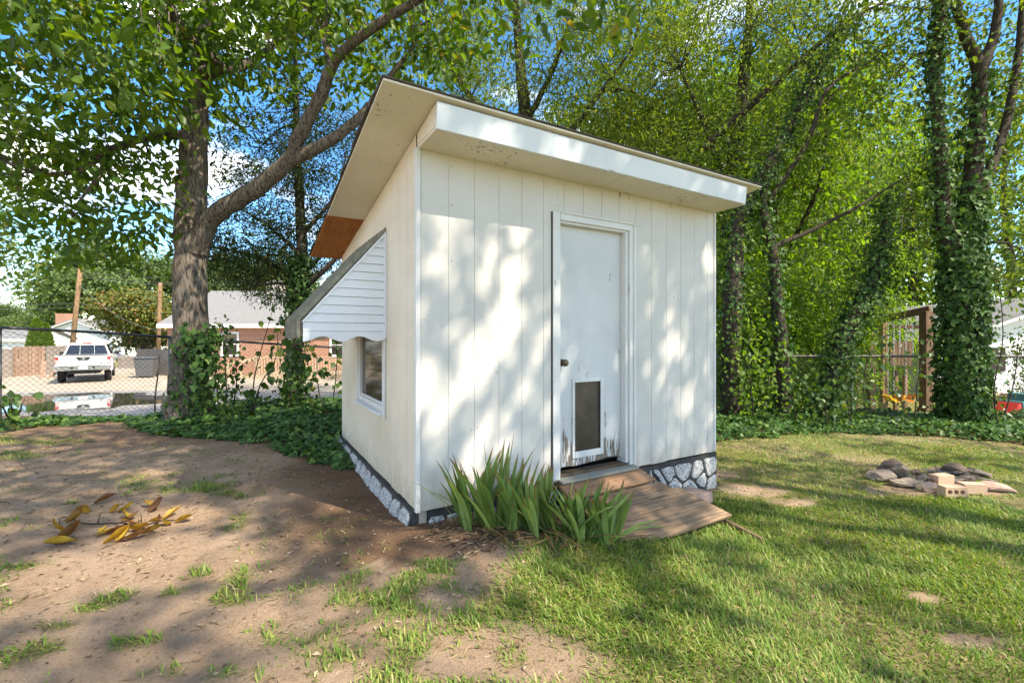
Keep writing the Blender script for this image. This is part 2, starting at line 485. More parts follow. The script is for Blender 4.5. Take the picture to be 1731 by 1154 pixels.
sheet('driveway', [(-36, 12.6), (-2, 12.6), (3, 16), (3, 25.5), (-15.5, 25.5), (-15.5, 33), (-36, 33)], M_DRIVE, .012, .4)
m, n, l, b = newmat('puddle water')
b.inputs['Base Color'].default_value = (.035, .035, .03, 1); b.inputs['Roughness'].default_value = .03; b.inputs['Specular IOR Level'].default_value = 1.0
bump(n, l, b, tnoise(n, l, coords(n, l), 2.0, 3), .05, .02)
pud = []
for k in range(64):
    a = 2 * math.pi * k / 64
    rr = 1 + .16 * math.sin(3 * a + 1) + .10 * math.sin(5 * a) + .06 * math.sin(9 * a + 2) + .05 * math.sin(14 * a)
    pud.append((-15.2 + 3.5 * rr * math.cos(a), 15.9 + 2.3 * rr * math.sin(a), -1.0 + .04))
o = MB().add(pud, [tuple(range(64))]).build('puddle', m); tag(o, kind='structure')
M_WET = pmat('wet broken asphalt', (.13, .125, .12), (.30, .27, .24), 3, .6, .8, 14)
sheet('wet_pavement', [(-22, 13.2), (-10, 13.0), (-3, 13.4), (0, 14.6), (-2, 17.2), (-9, 17.5), (-10.6, 18.8), (-16, 19.0), (-22, 17.8)], M_WET, .024, .3)

# ================================================================== the shed
C_WHITE = (.595, .57, .53)
M_FRONT = paint('white house paint', C_WHITE, (.525, .50, .46), .71, splash=True)
M_LEFT = paint('cream side wall', (.72, .645, .53), (.60, .52, .40), .74, splash=True)  # side wall tone, warmer and paler than the front
M_TRIM = paint('white trim paint', (.66, .655, .64), (.57, .56, .54), .70)
M_DOOR = paint('door paint', (.58, .585, .58), (.50, .505, .50), .70, False, (.0, .62))
M_FASC = paint('fascia paint', (.66, .685, .70), (.58, .60, .61), .71, False, None, (.12, 1, 9))
M_SOFF = paint('soffit paint', (.72, .66, .55), (.60, .54, .43), .68, False, None, (1.4, 1.4, 9))
M_PLY = woodmat('bare plywood', (.60, .25, .075), (.46, .17, .05), (30, 3, 10), .75, (.25, .09, .03), .3)
M_BLACK = pmat('black sealer', (.022, .022, .024), (.05, .05, .052), 8, .6, .5, 30)
M_SHING = pmat('dark roof edge', (.045, .04, .036), (.10, .085, .07), 20, .9, .8, 60)
M_DARK = pmat('dark gap', (.02, .016, .013), (.035, .028, .022), 5, .9, 0)

shed = thing('shed', 'white wooden garden shed with single slanted roof, door and side awning', 'shed', SHED_O, SHED_A)
FW, LD = 3.19, 2.73
ZB, ZT = 0.12, 2.60
def roofz(y): return 2.705 - .161 * y
DX0, DX1, DZ0, DZ1 = 1.213, 1.93, .21, 2.237             # the door leaf
OX0, OX1, OZ1 = DX0 - .03, DX1 + .045, DZ1 + .03         # its opening
# inner sheets behind the boards (painted grooves)
MB().span((.012, .0040, ZB + .004), (OX0, .05, ZT + .05)).build('wall_sheathing', M_FRONT, shed)
MB().span((OX1, .0040, ZB + .004), (FW - .004, .05, ZT + .05)).build('wall_sheathing', M_FRONT, shed)
MB().span((OX0, .0040, OZ1), (OX1, .05, ZT + .05)).build('wall_sheathing', M_FRONT, shed)
wy0, wy1, wz0, wz1 = .83, 1.77, .68, 1.55                 # side window opening
MB().prism([(.052, ZB + .004), (LD - .002, ZB + .004), (LD - .002, wz0), (.052, wz0)], 0, .0040, .05).build('wall_sheathing', M_LEFT, shed)
MB().prism([(.052, wz1), (LD - .002, wz1), (LD - .002, roofz(LD) - .01), (.052, roofz(.05) - .01)], 0, .0040, .05).build('wall_sheathing', M_LEFT, shed)
MB().span((.0040, .052, wz0), (.05, wy0, wz1)).build('wall_sheathing', M_LEFT, shed)
MB().span((.0040, wy1, wz0), (.05, LD - .002, wz1)).build('wall_sheathing', M_LEFT, shed)
# back and right walls
MB().span((.05, LD - .05, ZB), (FW, LD, roofz(LD) - .005)).build('back_wall', M_FRONT, shed)
MB().prism([(.052, ZB), (LD - .052, ZB), (LD - .052, roofz(LD) - .01), (.052, roofz(.05) - .01)], 0, FW - .05, FW - .002).build('side_wall', M_FRONT, shed)
MB().span((.06, .06, ZB), (FW - .06, LD - .06, ZB + .05)).build('floor_deck', M_DARK, shed)
# boards of the grooved siding, one by one
rs = random.Random(3)
k = 0; x = .028
while x < FW - .01:
    x1 = min(x + .2032 - .0023, FW - .001)
    segs = []
    jag = rs.uniform(-.006, .006)
    for a, c in ((x, min(x1, OX0)), (max(x, OX1), x1)):
        if c - a > .01: segs.append((a, c, ZB + jag, ZT + .03))
    a, c = max(x, OX0), min(x1, OX1)
    if c - a > .01: segs.append((a, c, OZ1, ZT + .03))
    if x1 <= OX0 or x >= OX1: segs = [(x, x1, ZB + jag, ZT + .03)]
    for a, c, z0, z1 in segs:
        MB().span((a, 0 + rs.uniform(0, .0010), z0), (c, .0038, z1)).build('siding_board', M_FRONT, shed, .0015)
    x += .2032
y = .028
while y < LD - .01:
    y1 = min(y + .2032 - .005, LD - .001)
    jag = rs.uniform(-.006, .006)
    def piece(a, c, z0, z1=None):
        za = z1 if z1 is not None else roofz(a) - .004; zc = z1 if z1 is not None else roofz(c) - .004
        MB().prism([(a, z0), (c, z0), (c, zc), (a, za)], 0, rs.uniform(0, .0010), .0038).build('siding_board', M_LEFT, shed, .0015)
    a, c = max(y, wy0), min(y1, wy1)
    if c - a > .01:
        piece(a, c, ZB + jag, wz0); piece(a, c, wz1)
        if y < a - .005: piece(y, a - .0005, ZB + jag)
        if y1 > c + .005: piece(c + .0005, y1, ZB + jag)
    else: piece(y, y1, ZB + jag)
    y += .2032
# rusty nail heads
mb = MB(); rn = random.Random(12)
for k in range(16):
    for zz in (.22, .62, 1.02, 1.42, 1.82, 2.22, 2.52):
        if rn.random() < .45: continue
        xn = .028 + .2032 * k + rn.choice((.022, .18)); 
        if OX0 - .09 < xn < OX1 + .11 or xn > FW - .03: continue
        mb.lathe([(rn.uniform(.003, .0055), 0), (.002, .0022)], (xn, .0004, zz + rn.uniform(-.03, .03)), (0, -1, 0), 7)
mb.build('nail_heads', pmat('rusty nail', (.22, .12, .07), (.30, .22, .16), 40, .8, 0), shed)['kind'] = 'stuff'
# corner boards
MB().span((-.012, -.012, ZB - .005), (.022, .024, ZT - .002)).build('corner_board', M_TRIM, shed, .003)
MB().span((FW - .012, -.010, ZB + .01), (FW + .012, .03, ZT - .002)).build('corner_board', M_TRIM, shed, .003)
MB().span((.018, .018, -.12), (.075, .075, ZB - .008)).build('corner_post', pmat('grey weathered post', (.33, .30, .26), (.2, .18, .16), 5, .9, .5, 30, (1, 1, .2)), shed)
# boxed eave over the front wall
EA = .352
ZF0, ZF1 = 2.588, 2.762
MB().span((.004, -EA + .018, ZT - .008), (1.62, .002, ZT + .012)).build('eave_soffit', M_SOFF, shed, .002)
MB().span((1.6225, -EA + .018, ZT - .010), (FW, .002, ZT + .010)).build('eave_soffit', M_SOFF, shed, .002)
ft = roofz(-EA) - .012
MB().prism([(-EA + .017, ZF0), (-EA - .006, ZF0), (-EA - .022, ft), (-EA, ft)], 0, .0, FW - .03).build('fascia_board', M_FASC, shed, .003)
for xx in (.0, FW - .016):
    MB().prism([(-EA + .018, ZT + .013), (-.001, ZT + .013), (-.001, roofz(0) - .012), (-EA + .018, roofz(-EA) - .012)], 0, xx + .001, xx + .016).build('eave_end_panel', M_SOFF, shed, .002)
# roof
GO, EO, BO = .335, .40, .10
def slab(x0, x1, y0, y1, a, b):
    return MB().prism([(y0, roofz(y0) + a), (y1, roofz(y1) + a), (y1, roofz(y1) + b), (y0, roofz(y0) + b)], 0, x0, x1)
YP = 1.58
slab(-GO, FW + .17, -EO, YP, 0, .013).build('roof_sheathing', M_SOFF, shed, .001)
slab(-GO, FW + .17, YP + .003, LD + BO, -.001, .013).build('roof_sheathing', M_PLY, shed, .001)
# shingle courses: overlapping strips, slightly ragged at the rake
yy = -EO - .012; c = 0
while yy < LD + BO:
    y1 = min(yy + .16, LD + BO + .012)
    jj = rs.uniform(-.006, .010)
    mb = MB(); x0_, x1_ = -GO - .014 - jj, FW + .185 + jj
    nseg = 12; top = []; bot = []
    for q in range(nseg + 1):
        xq = x0_ + (x1_ - x0_) * q / nseg; w = rs.uniform(-.003, .003)
        top.append((xq, w))
    V = []
    for xq, w in top:
        V += [(xq, yy, roofz(yy) + .014 + w * .4), (xq, y1, roofz(y1) + .014 + w * .4), (xq, y1, roofz(y1) + .026 + w), (xq, yy, roofz(yy) + .021 + w)]
    F = []
    for q in range(nseg):
        a_, b_ = q * 4, q * 4 + 4
        F += [(a_ + i, a_ + (i + 1) % 4, b_ + (i + 1) % 4, b_ + i) for i in range(4)]
    F += [(0, 1, 2, 3), tuple(nseg * 4 + i for i in (3, 2, 1, 0))]
    mb.add(V, F).build('shingle_course', M_SHING, shed)
    yy = y1 - .004
# door with casing
cas = .062
def casing(x0, x1, z0, z1):
    mb = MB(); mb.span((x0, -.020, z0), (x1, -.0005, z1))
    return mb
casing(OX0 - cas + .004, OX0 + .012, DZ0 - .06, OZ1 + cas - .012).build('door_casing', M_TRIM, shed, .006, seg=2)
casing(OX1 - .008, OX1 + cas + .012, DZ0 - .05, OZ1 + cas - .012).build('door_casing', M_TRIM, shed, .006, seg=2)
MB().span((OX0 + .0125, -.021, OZ1 - .010), (OX1 - .0085, -.0005, OZ1 + cas - .014)).build('door_casing', M_TRIM, shed, .006, seg=2)
MB().span((OX0 + .0125, -.032, OZ1 + cas - .020), (OX1 + cas + .02, -.0215, OZ1 + cas - .004)).build('casing_bead', M_TRIM, shed, .004)
MB().span((OX1 + cas * .55, -.030, DZ0 - .05), (OX1 + cas * .55 + .018, -.0205, OZ1 + cas - .022)).build('casing_bead', M_TRIM, shed, .004)
MB().span((OX0 - cas - .004, -.010, DZ0 - .03), (OX0 - cas + .0035, -.0005, OZ1 + .05)).build('casing_gap', M_DARK, shed)
MB().span((OX1 - .042, .0, DZ0 - .03), (OX1 - .001, .11, OZ1 - .001)).build('door_jamb', M_TRIM, shed, .002)
MB().span((OX0 + .001, .0, DZ0 - .03), (OX0 + .027, .11, OZ1 - .001)).build('door_jamb', M_TRIM, shed, .002)
MB().span((OX0 + .0275, .0, OZ1 - .028), (OX1 - .0425, .11, OZ1 - .001)).build('door_jamb', M_TRIM, shed, .002)
door = bpy.data.objects.new('door', None); link(door, shed); door.location = (0, 0, DZ0)
tag(door, 'pale flush door, paint flaking off its foot, with a pet flap')
DY = .062
PX0, PX1, PZ0, PZ1 = 1.375, 1.722, .07, .745              # pet door in the leaf
HT = DZ1 - DZ0
for a_, b_, c_, d_ in ((DX0, PX0 + .02, 0.012, HT), (PX1 - .02, DX1, .03, HT), (PX0 + .0205, PX1 - .0205, PZ1 - .02, HT), (PX0 + .0205, PX1 - .0205, .02, PZ0 + .02)):
    pass
mb = MB()
lf = [(DX0, .0), (DX0 + .10, .014), (DX0 + .17, .004), (DX0 + .35, .02), (DX0 + .52, .012), (DX0 + .62, .03), (DX1, .02)]
outer = lf + [(DX1, HT), (DX0, HT)]
# leaf as four pieces round the flap opening, joined in one mesh
mb.prism([(DX0, .0), (DX0 + .08, .014), (PX0 + .02, .004), (PX0 + .02, HT), (DX0, HT)], 1, DY, DY + .035)
mb.prism([(PX1 - .02, .02), (PX1 + .06, .032), (DX1, .018), (DX1, HT), (PX1 - .02, HT)], 1, DY, DY + .035)
mb.prism([(PX0 + .02, PZ1 - .02), (PX1 - .02, PZ1 - .02), (PX1 - .02, HT), (PX0 + .02, HT)], 1, DY, DY + .035)
mb.prism([(PX0 + .02, .004), (PX1 - .02, .02), (PX1 - .02, PZ0 + .02), (PX0 + .02, PZ0 + .02)], 1, DY, DY + .035)
bm = bmesh.new(); me = mb.mesh('door_leaf', M_DOOR); bm.from_mesh(me); bmesh.ops.remove_doubles(bm, verts=bm.verts, dist=.0005); bm.to_mesh(me); bm.free()
link(bpy.data.objects.new('door_leaf', me), door)
mb = MB(); w_ = .034
mb.span((PX0, DY - .012, PZ0), (PX0 + w_ * .8, DY - .0005, PZ1)); mb.span((PX1 - w_, DY - .012, PZ0), (PX1, DY - .0005, PZ1))
mb.span((PX0 + w_ * .8 + .0004, DY - .013, PZ1 - w_), (PX1 - w_ - .0004, DY - .0005, PZ1)); mb.span((PX0 + w_ * .8 + .0004, DY - .014, PZ0), (PX1 - w_ - .0004, DY - .0005, PZ0 + .055))
mb.build('pet_door_frame', M_TRIM, door, .003)
m, n, l, b = newmat('smoky vinyl flap')
v = coords(n, l)
l.new(ramp(n, l, tnoise(n, l, v, 5, 5, .6), [(.35, (.028, .022, .017)), (.6, (.065, .052, .04)), (.8, (.14, .125, .11))]), b.inputs['Base Color']); b.inputs['Roughness'].default_value = .35
MB().span((PX0 + .024, DY + .012, PZ0 + .05), (PX1 - .024, DY + .018, PZ1 - .028)).build('pet_flap', m, door)
for zz in (PZ1 - .05, (PZ0 + PZ1) / 2, PZ0 + .07):
    MB().lathe([(.0035, 0), (.0035, .003), (.001, .004)], (PX0 + .012, DY - .0125, zz), (0, -1, 0), 8).build('screw', M_DARK, door)
M_BRASS = pmat('tarnished brass', (.16, .12, .07), (.07, .055, .04), 20, .45, .2, 60, (1, 1, 1), .5, .8)
MB().lathe([(.030, 0), (.030, .006), (.013, .010), (.012, .03), (.024, .038), (.030, .052), (.026, .066), (.012, .072)], (DX0 + .052, DY - .0005, .885), (0, -1, 0), 20).build('knob', M_BRASS, door, 0, True)
MB().span((DX0 + .001, DY + .036, .0), (DX1 - .001, DY + .05, HT - .002)).build('door_backing', M_DARK, door)
# rotten sill under the door
MB().span((OX0 + .028, .004, DZ0 - .065), (OX1 - .043, .10, DZ0 - .03)).build('door_sill', woodmat('rotten sill', (.22, .16, .11), (.12, .08, .05)), shed, .004)

# side window
M_PANE = None
m, n, l, b = newmat('dark window screen'); M_PANE = m
v = coords(n, l, (4, 14, 1))
l.new(ramp(n, l, tnoise(n, l, v, 2.0, 3), [(.3, (.030, .024, .018)), (.6, (.075, .055, .038)), (.8, (.12, .09, .06))]), b.inputs['Base Color']); b.inputs['Roughness'].default_value = .08; b.inputs['Specular IOR Level'].default_value = .6
win = bpy.data.objects.new('window', None); link(win, shed); win.location = (0, wy0, wz0)
ww, wh = wy1 - wy0, wz1 - wz0
MB().span((.020, .03, .03), (.026, ww - .03, wh - .03)).build('pane', M_PANE, win)
for a_, b_ in (((-.010, .0, .0), (.032, .040, wh)), ((-.010, ww - .040, .0), (.032, ww, wh)), ((-.009, .0405, 0), (.031, ww - .0405, .045)), ((-.009, .0405, wh - .045), (.031, ww - .0405, wh))):
    MB().span(a_, b_).build('frame_bar', M_TRIM, win, .004)
MB().span((.004, .041, .046), (.018, ww - .041, .068)).build('screen_rail', M_TRIM, win, .003)
MB().prism([(-.052, -.030), (-.046, -.012), (-.0105, .002), (.0, .002), (.0, -.045), (-.014, -.045), (-.016, -.034)], 1, -.02, ww + .02).build('sill', M_TRIM, win, .003)
MB().span((-.022, -.055, -.05), (-.001, -.0005, wh + .03)).build('side_casing', M_TRIM, win, .004)
MB().span((-.022, ww + .0005, -.05), (-.001, ww + .055, wh + .03)).build('side_casing', M_TRIM, win, .004)

# awning over the window
M_ALU = paint('chalky white aluminium', (.74, .765, .79), (.62, .64, .66), .80, False)
M_AROOF = pmat('mossy awning roof', (.27, .25, .19), (.12, .115, .08), 16, .8, .5, 40)
aw = bpy.data.objects.new('awning', None); link(aw, shed); aw.location = (0, .77, 0)
AL, AP, AZ0, AZ1, AZT = 1.23, .634, 1.30, 1.435, 2.175
def ax(z): return -.004 if z >= AZT else (-AP if z <= AZ1 else -AP + (z - AZ1) / (AZT - AZ1) * AP)
for side_y, sgn in ((0.0, -1), (AL, 1)):
    nsl = 12
    zs = [AZ0 + .055] + [AZ0 + .055 + (AZT - AZ0 - .055) * k / nsl for k in range(1, nsl + 1)]
    for k in range(nsl):
        z0, z1 = zs[k], zs[k + 1] - .003
        xa, xb = ax(z0) + .004, ax(z1) + .004
        if xb > -.012: xb = -.012
        yo0, yo1 = side_y + sgn * .012, side_y + sgn * .002
        V = [(xa, yo0, z0), (-.006, yo0, z0), (-.006, yo1, z1), (xb, yo1, z1), (xa, side_y - sgn * .004, z0), (-.006, side_y - sgn * .004, z0), (-.006, side_y - sgn * .004, z1), (xb, side_y - sgn * .004, z1)]
        if z0 < AZ1 < z1:
            pass
        MB().add(V, [(0, 1, 2, 3), (4, 7, 6, 5), (0, 4, 5, 1), (1, 5, 6, 2), (2, 6, 7, 3), (3, 7, 4, 0)]).build('side_slat', M_ALU, aw)
    # scalloped valance below the slats
    pts = []
    ns = 48
    for q in range(ns + 1):
        u = q / ns; pts.append((-AP + .004 + (AP - .012) * u, AZ0 + .02 * math.cos(u * 2 * math.pi * 2.25 + math.pi) - .006))
    poly = pts + [(-.008, AZ0 + .052), (-AP + .004, AZ0 + .052)]
    MB().prism(poly, 1, side_y + sgn * .010, side_y + sgn * .002).build('valance', M_ALU, aw)
    # edge trim
    MB().prism([(-AP - .006, AZ1 - .01), (-AP + .012, AZ1 - .014), (-.004, AZT - .022), (-.004, AZT + .004)], 1, side_y + sgn * .015, side_y - sgn * .006).build('edge_trim', M_ALU, aw)
    MB().span((-.020, side_y + sgn * .0165, AZ0 - .005), (-.002, side_y + sgn * .0005, AZT - .02)).build('edge_trim', M_ALU, aw)
# roof panels running down the slope, each with a rolled rib, and its turned-down front piece
npan = 9; pw = AL / npan
dx, dz = -AP, AZ1 - AZT
ln = math.hypot(dx, dz); nx_, nz_ = -dz / ln * -1, dx / ln * -1      # normal pointing up and out
nx_, nz_ = (dz / ln, -dx / ln)
for k in range(npan):
    y0 = k * pw
    prof = [(y0 + .001, .006), (y0 + .010, .036), (y0 + .026, .036), (y0 + .034, .008), (y0 + pw * .6, .012), (y0 + pw - .001, .006)]
    V = []
    for (yy_, hh) in prof:
        V.append((0 + nx_ * hh * 0 - .003, yy_, AZT + .006 + hh))
    for (yy_, hh) in prof:
        V.append((-AP - .010 + nx_ * hh, yy_, AZ1 + nz_ * hh))
    for (yy_, hh) in prof:
        V.append((-AP - .012 - hh * .6, yy_, AZ0 + .010 * math.cos(k * 1.4 + yy_ * 40)))
    q = len(prof)
    F = [(r * q + i, r * q + i + 1, (r + 1) * q + i + 1, (r + 1) * q + i) for r in (0, 1) for i in range(q - 1)]
    o = MB().add(V, F).build('awning_panel', M_AROOF, aw)
    md = o.modifiers.new('thickness', 'SOLIDIFY'); md.thickness = .003; md.offset = 0

# faux-stone skirting: black panels with proud stones
def clip(poly, px_, py_, nx__, ny__):
    out = []
    for i in range(len(poly)):
        a, b_ = poly[i], poly[(i + 1) % len(poly)]
        da = (a[0] - px_) * nx__ + (a[1] - py_) * ny__; db = (b_[0] - px_) * nx__ + (b_[1] - py_) * ny__
        if da <= 0: out.append(a)
        if da * db < 0:
            t = da / (da - db); out.append((a[0] + (b_[0] - a[0]) * t, a[1] + (b_[1] - a[1]) * t))
    return out
m, n, l, b = newmat('dry-brushed faux stone'); M_STONE = m
v = coords(n, l)
f1 = tnoise(n, l, v, 46, 5, .7, .8)
ge = n.new('ShaderNodeNewGeometry')
l.new(ramp(n, l, f1, [(.34, (.03, .031, .034)), (.42, (.22, .222, .225)), (.54, (.56, .55, .535))]), b.inputs['Base Color'])
b.inputs['Roughness'].default_value = .75
bump(n, l, b, f1, 1.0, .012)
def stones(parent, wd, hg, cell, frame, seed, inset=.013):
    r_ = random.Random(seed)
    cols = max(1, round(wd / cell)); rows = max(1, round(hg / (cell * .9)))
    sites = [((i + .5 + r_.uniform(-.42, .42) + .3 * (j % 2)) * wd / cols, (j + .5 + r_.uniform(-.36, .36)) * hg / rows) for i in range(cols) for j in range(rows)]
    for i, (sx_, sy_) in enumerate(sites):
        poly = [(0, 0), (wd, 0), (wd, hg), (0, hg)]
        for j, (tx, ty) in enumerate(sites):
            if i == j: continue
            dx_, dy_ = tx - sx_, ty - sy_; d_ = math.hypot(dx_, dy_)
            if d_ > 4 * cell: continue
            poly = clip(poly, (sx_ + tx) / 2 - dx_ / d_ * inset, (sy_ + ty) / 2 - dy_ / d_ * inset, dx_ / d_, dy_ / d_)
            if len(poly) < 3: break
        if len(poly) < 3: continue
        # round the corners
        rp = []
        for q in range(len(poly)):
            a, b_, c_ = poly[q - 1], poly[q], poly[(q + 1) % len(poly)]
            rp.append((b_[0] + (a[0] - b_[0]) * .16, b_[1] + (a[1] - b_[1]) * .16)); rp.append((b_[0] + (c_[0] - b_[0]) * .16, b_[1] + (c_[1] - b_[1]) * .16))
        poly = [(p[0] + r_.uniform(-.006, .006), p[1] + r_.uniform(-.006, .006)) for p in rp]
        mx = sum(p[0] for p in poly) / len(poly); my = sum(p[1] for p in poly) / len(poly)
        q = len(poly); V = []
        for sc_, dp in ((1, 0), (.985, .009), (.92, .015), (.5, .017)):
            for p in poly:
                V.append(frame(mx + (p[0] - mx) * sc_, my + (p[1] - my) * sc_, dp + (r_.uniform(-.004, .004) if dp > .01 else 0)))
        V.append(frame(mx, my, .017 + r_.uniform(-.006, .006)))
        F = [(rr * q + i_, rr * q + (i_ + 1) % q, (rr + 1) * q + (i_ + 1) % q, (rr + 1) * q + i_) for rr in range(3) for i_ in range(q)] + [(3 * q + i_, 3 * q + (i_ + 1) % q, 4 * q) for i_ in range(q)]
        MB().add(V, F).build('stone', M_STONE, parent)
SKL = bpy.data.objects.new('stone_skirting', None); link(SKL, shed)
tag(SKL, 'black faux-stone skirting panel leaning out below the side wall')
def frL(u, v_, d): return (-.030 - .055 * (1 - v_ / .24) - d, .015 + u, -.11 + v_)
MB().add([frL(0, 0, 0), frL(LD, 0, 0), frL(LD, .225, 0), frL(0, .225, 0), (.012, .015, -.11), (.012, .015 + LD, -.11), (.012, .015 + LD, .118), (.012, .015, .118)], [(0, 1, 2, 3), (4, 7, 6, 5), (0, 4, 5, 1), (1, 5, 6, 2), (2, 6, 7, 3), (3, 7, 4, 0)]).build('mortar_panel', M_BLACK, SKL)
stones(SKL, LD - .03, .205, .25, lambda u, v_, d: frL(u + .01, v_ + .01, d), 4)
SKF = bpy.data.objects.new('stone_skirting', None); link(SKF, shed)
tag(SKF, 'black faux-stone skirting panel below the front wall')
MB().span((.08, -.004, -.42), (FW + .025, .05, ZB - .010)).build('mortar_panel', M_BLACK, SKF)
stones(SKF, FW - .07, .46, .20, lambda u, v_, d: (.085 + u, -.0035 - d * 1.1, -.395 + v_), 9, .015)
MB().span((FW - .02, .052, -.42), (FW + .02, LD, ZB - .010)).build('mortar_panel', M_BLACK, SKF)
MB().span((.05, LD - .04, -.3), (FW - .03, LD - .006, ZB - .002)).build('mortar_panel', M_BLACK, SKF)

# ------------------------------------------------------------------ ramp at the door
M_RAMP = [woodmat('grey ramp board', (.36, .36, .31), (.28, .27, .23), (3, 60, 60)), woodmat('orange worn board', (.46, .26, .14), (.33, .19, .11), (3, 50, 50)),
          woodmat('brown worn board', (.29, .195, .125), (.17, .11, .07), (3, 50, 50)), woodmat('weathered plywood board', (.42, .28, .175), (.17, .115, .075), (2.2, 34, 34))]
ramp_o = thing('door_ramp', 'short weathered plank ramp leading from the ground up to the shed door', 'ramp', SW(1.65, 0, 0), SHED_A)
def plank(pts, th, mat, bev=.004, lab=None):
    """pts: four top corners in shed coordinates"""
    q = [Vector((p[0] - 1.65, p[1], p[2])) for p in pts]
    nrm = (q[1] - q[0]).cross(q[3] - q[0]).normalized()
    if nrm.z < 0: nrm = -nrm
    V = q + [p - nrm * th for p in q]
    o = MB().add(V, [(0, 1, 2, 3), (4, 7, 6, 5), (0, 4, 5, 1), (1, 5, 6, 2), (2, 6, 7, 3), (3, 7, 4, 0)]).build('plank', mat, ramp_o, bev)
    if lab: o['label'] = lab
def rz_(e): return .135 - .42 * e
def row(x0a, x1a, e0, x0b, x1b, e1, dz=0): return [(x0a, -e0, rz_(e0) + dz), (x1a, -e0, rz_(e0) + dz + .004), (x1b, -e1, rz_(e1) + dz), (x0b, -e1, rz_(e1) + dz - .004)]
plank([(1.17, .045, .163), (2.00, .045, .160), (2.03, -.075, .150), (1.17, -.080, .150)], .022, M_RAMP[0], lab='grey painted threshold board')
plank(row(1.16, 2.05, .035, 1.16, 2.11, .196, .008), .03, M_RAMP[1], lab='orange worn plank')
plank(row(1.18, 2.13, .210, 1.19, 2.19, .314, -.006), .03, M_RAMP[2])
plank(row(1.18, 2.23, .330, 1.28, 2.44, .70, .012), .032, M_RAMP[3], lab='wide weathered bottom plank')
for xx in (1.30, 2.02):
    MB().prism([(-.04, .09), (-.66, -.185), (-.66, -.3), (-.04, -.3)], 0, xx - 1.65 - .02, xx - 1.65 + .02).build('runner', M_RAMP[2], ramp_o)
a0 = SW(2.42, -.56); b0 = G(1288, 917)
za, zb = float(H(a0.x, a0.y)) + .045, float(H(b0.x, b0.y)) + .02
dv = Vector((b0.x - a0.x, b0.y - a0.y, zb - za))
stake = MB().box((0, 0, 0), (dv.length, .032, .075)).build('wood_stake', M_RAMP[2], None, .004)
stake.location = (a0 + Vector((0, 0, za)) + Vector((b0.x, b0.y, zb))) / 2 if False else Vector(((a0.x + b0.x) / 2, (a0.y + b0.y) / 2, (za + zb) / 2 - .02))
stake.rotation_euler = dv.to_track_quat('X', 'Z').to_euler()
tag(stake, 'loose wooden board lying edge-up in the grass beyond the ramp', 'board')
pv = SW(2.52, -.22)
M_PAV = pmat('pink concrete paver', (.40, .27, .22), (.30, .21, .17), 12, .9, .5, 60)
pav = MB().box((0, 0, 0), (.36, .26, .10)).build('paver', M_PAV, None, .012, seg=2)
pav.location = (pv.x, pv.y, float(H(pv.x, pv.y)) + .06); pav.rotation_euler = (R(-4), R(3), SHED_A + .15)
tag(pav, 'pinkish concrete paver on the ground beside the ramp', 'paver')

# ------------------------------------------------------------------ irises
M_IRIS = leafmat('iris leaf', [(0, (.13, .21, .06)), (.5, (.20, .31, .09)), (.85, (.29, .38, .13)), (1, (.22, .27, .09))], .30, .4, .35, (1.1, 1.2, .5), (.80, .95, (.24, .12, .05)), (.75, .85, .7))
M_IRISD = leafmat('withered iris leaf', [(0, (.20, .12, .06)), (.5, (.30, .19, .095)), (1, (.15, .085, .045))], .15, .7, .15, (1.1, 1, .7), None, (.6, .55, .5))
def blade(root, lean, az, length, width, mat, parent, face=0, bend=.25, droop=0.0):
    n_ = 8; V = []; al_ = []
    p = Vector((0, 0, 0)); a = lean
    side = Vector((-math.sin(az + face), math.cos(az + face), 0))
    h_ = Vector((math.cos(az), math.sin(az), 0))
    for i in range(n_ + 1):
        t = i / n_
        w = width * (.55 + .55 * math.sin(min(1, t * 1.5) * math.pi / 2)) * (1 - max(0, (t - .45) / .55) ** 2.0) + .0008
        d = h_ * math.sin(a) + Vector((0, 0, math.cos(a)))
        nn = side.cross(d).normalized()
        V += [p - side * w / 2, p + nn * (.0045 * (1 - t)), p + side * w / 2]; al_ += [t] * 3
        p = p + d * (length / n_); a += bend / n_ + droop * t * t / n_
    F = []
    for i in range(n_):
        for j in (0, 1): F.append((i * 3 + j, i * 3 + j + 1, i * 3 + j + 4, i * 3 + j + 3))
    o = MB().add(V, F).build('leaf', mat, parent, 0, True)
    at = o.data.attributes.new('along', 'FLOAT', 'POINT'); at.data.foreach_set('value', np.array(al_, np.float32))
    o.location = root
    return o
ri = random.Random(5)
iris = [(800, 888, 15, .56, 'leftmost iris clump, leaves leaning out over the bare soil by the corner'), (838, 896, 15, .60, 'tall iris clump with two upright brown-tipped blades, second from the shed corner'),
        (872, 897, 13, .50, 'iris clump in the middle of the row, against the siding'), (908, 895, 13, .47, 'iris clump standing just left of the door casing'),
        (948, 905, 14, .46, 'broad iris clump at the foot of the door, beside the ramp'), (985, 912, 15, .50, 'dense bright iris clump covering the ramp planks'), (1028, 914, 13, .42, 'rightmost iris clump, leaning over the bottom plank of the ramp')]
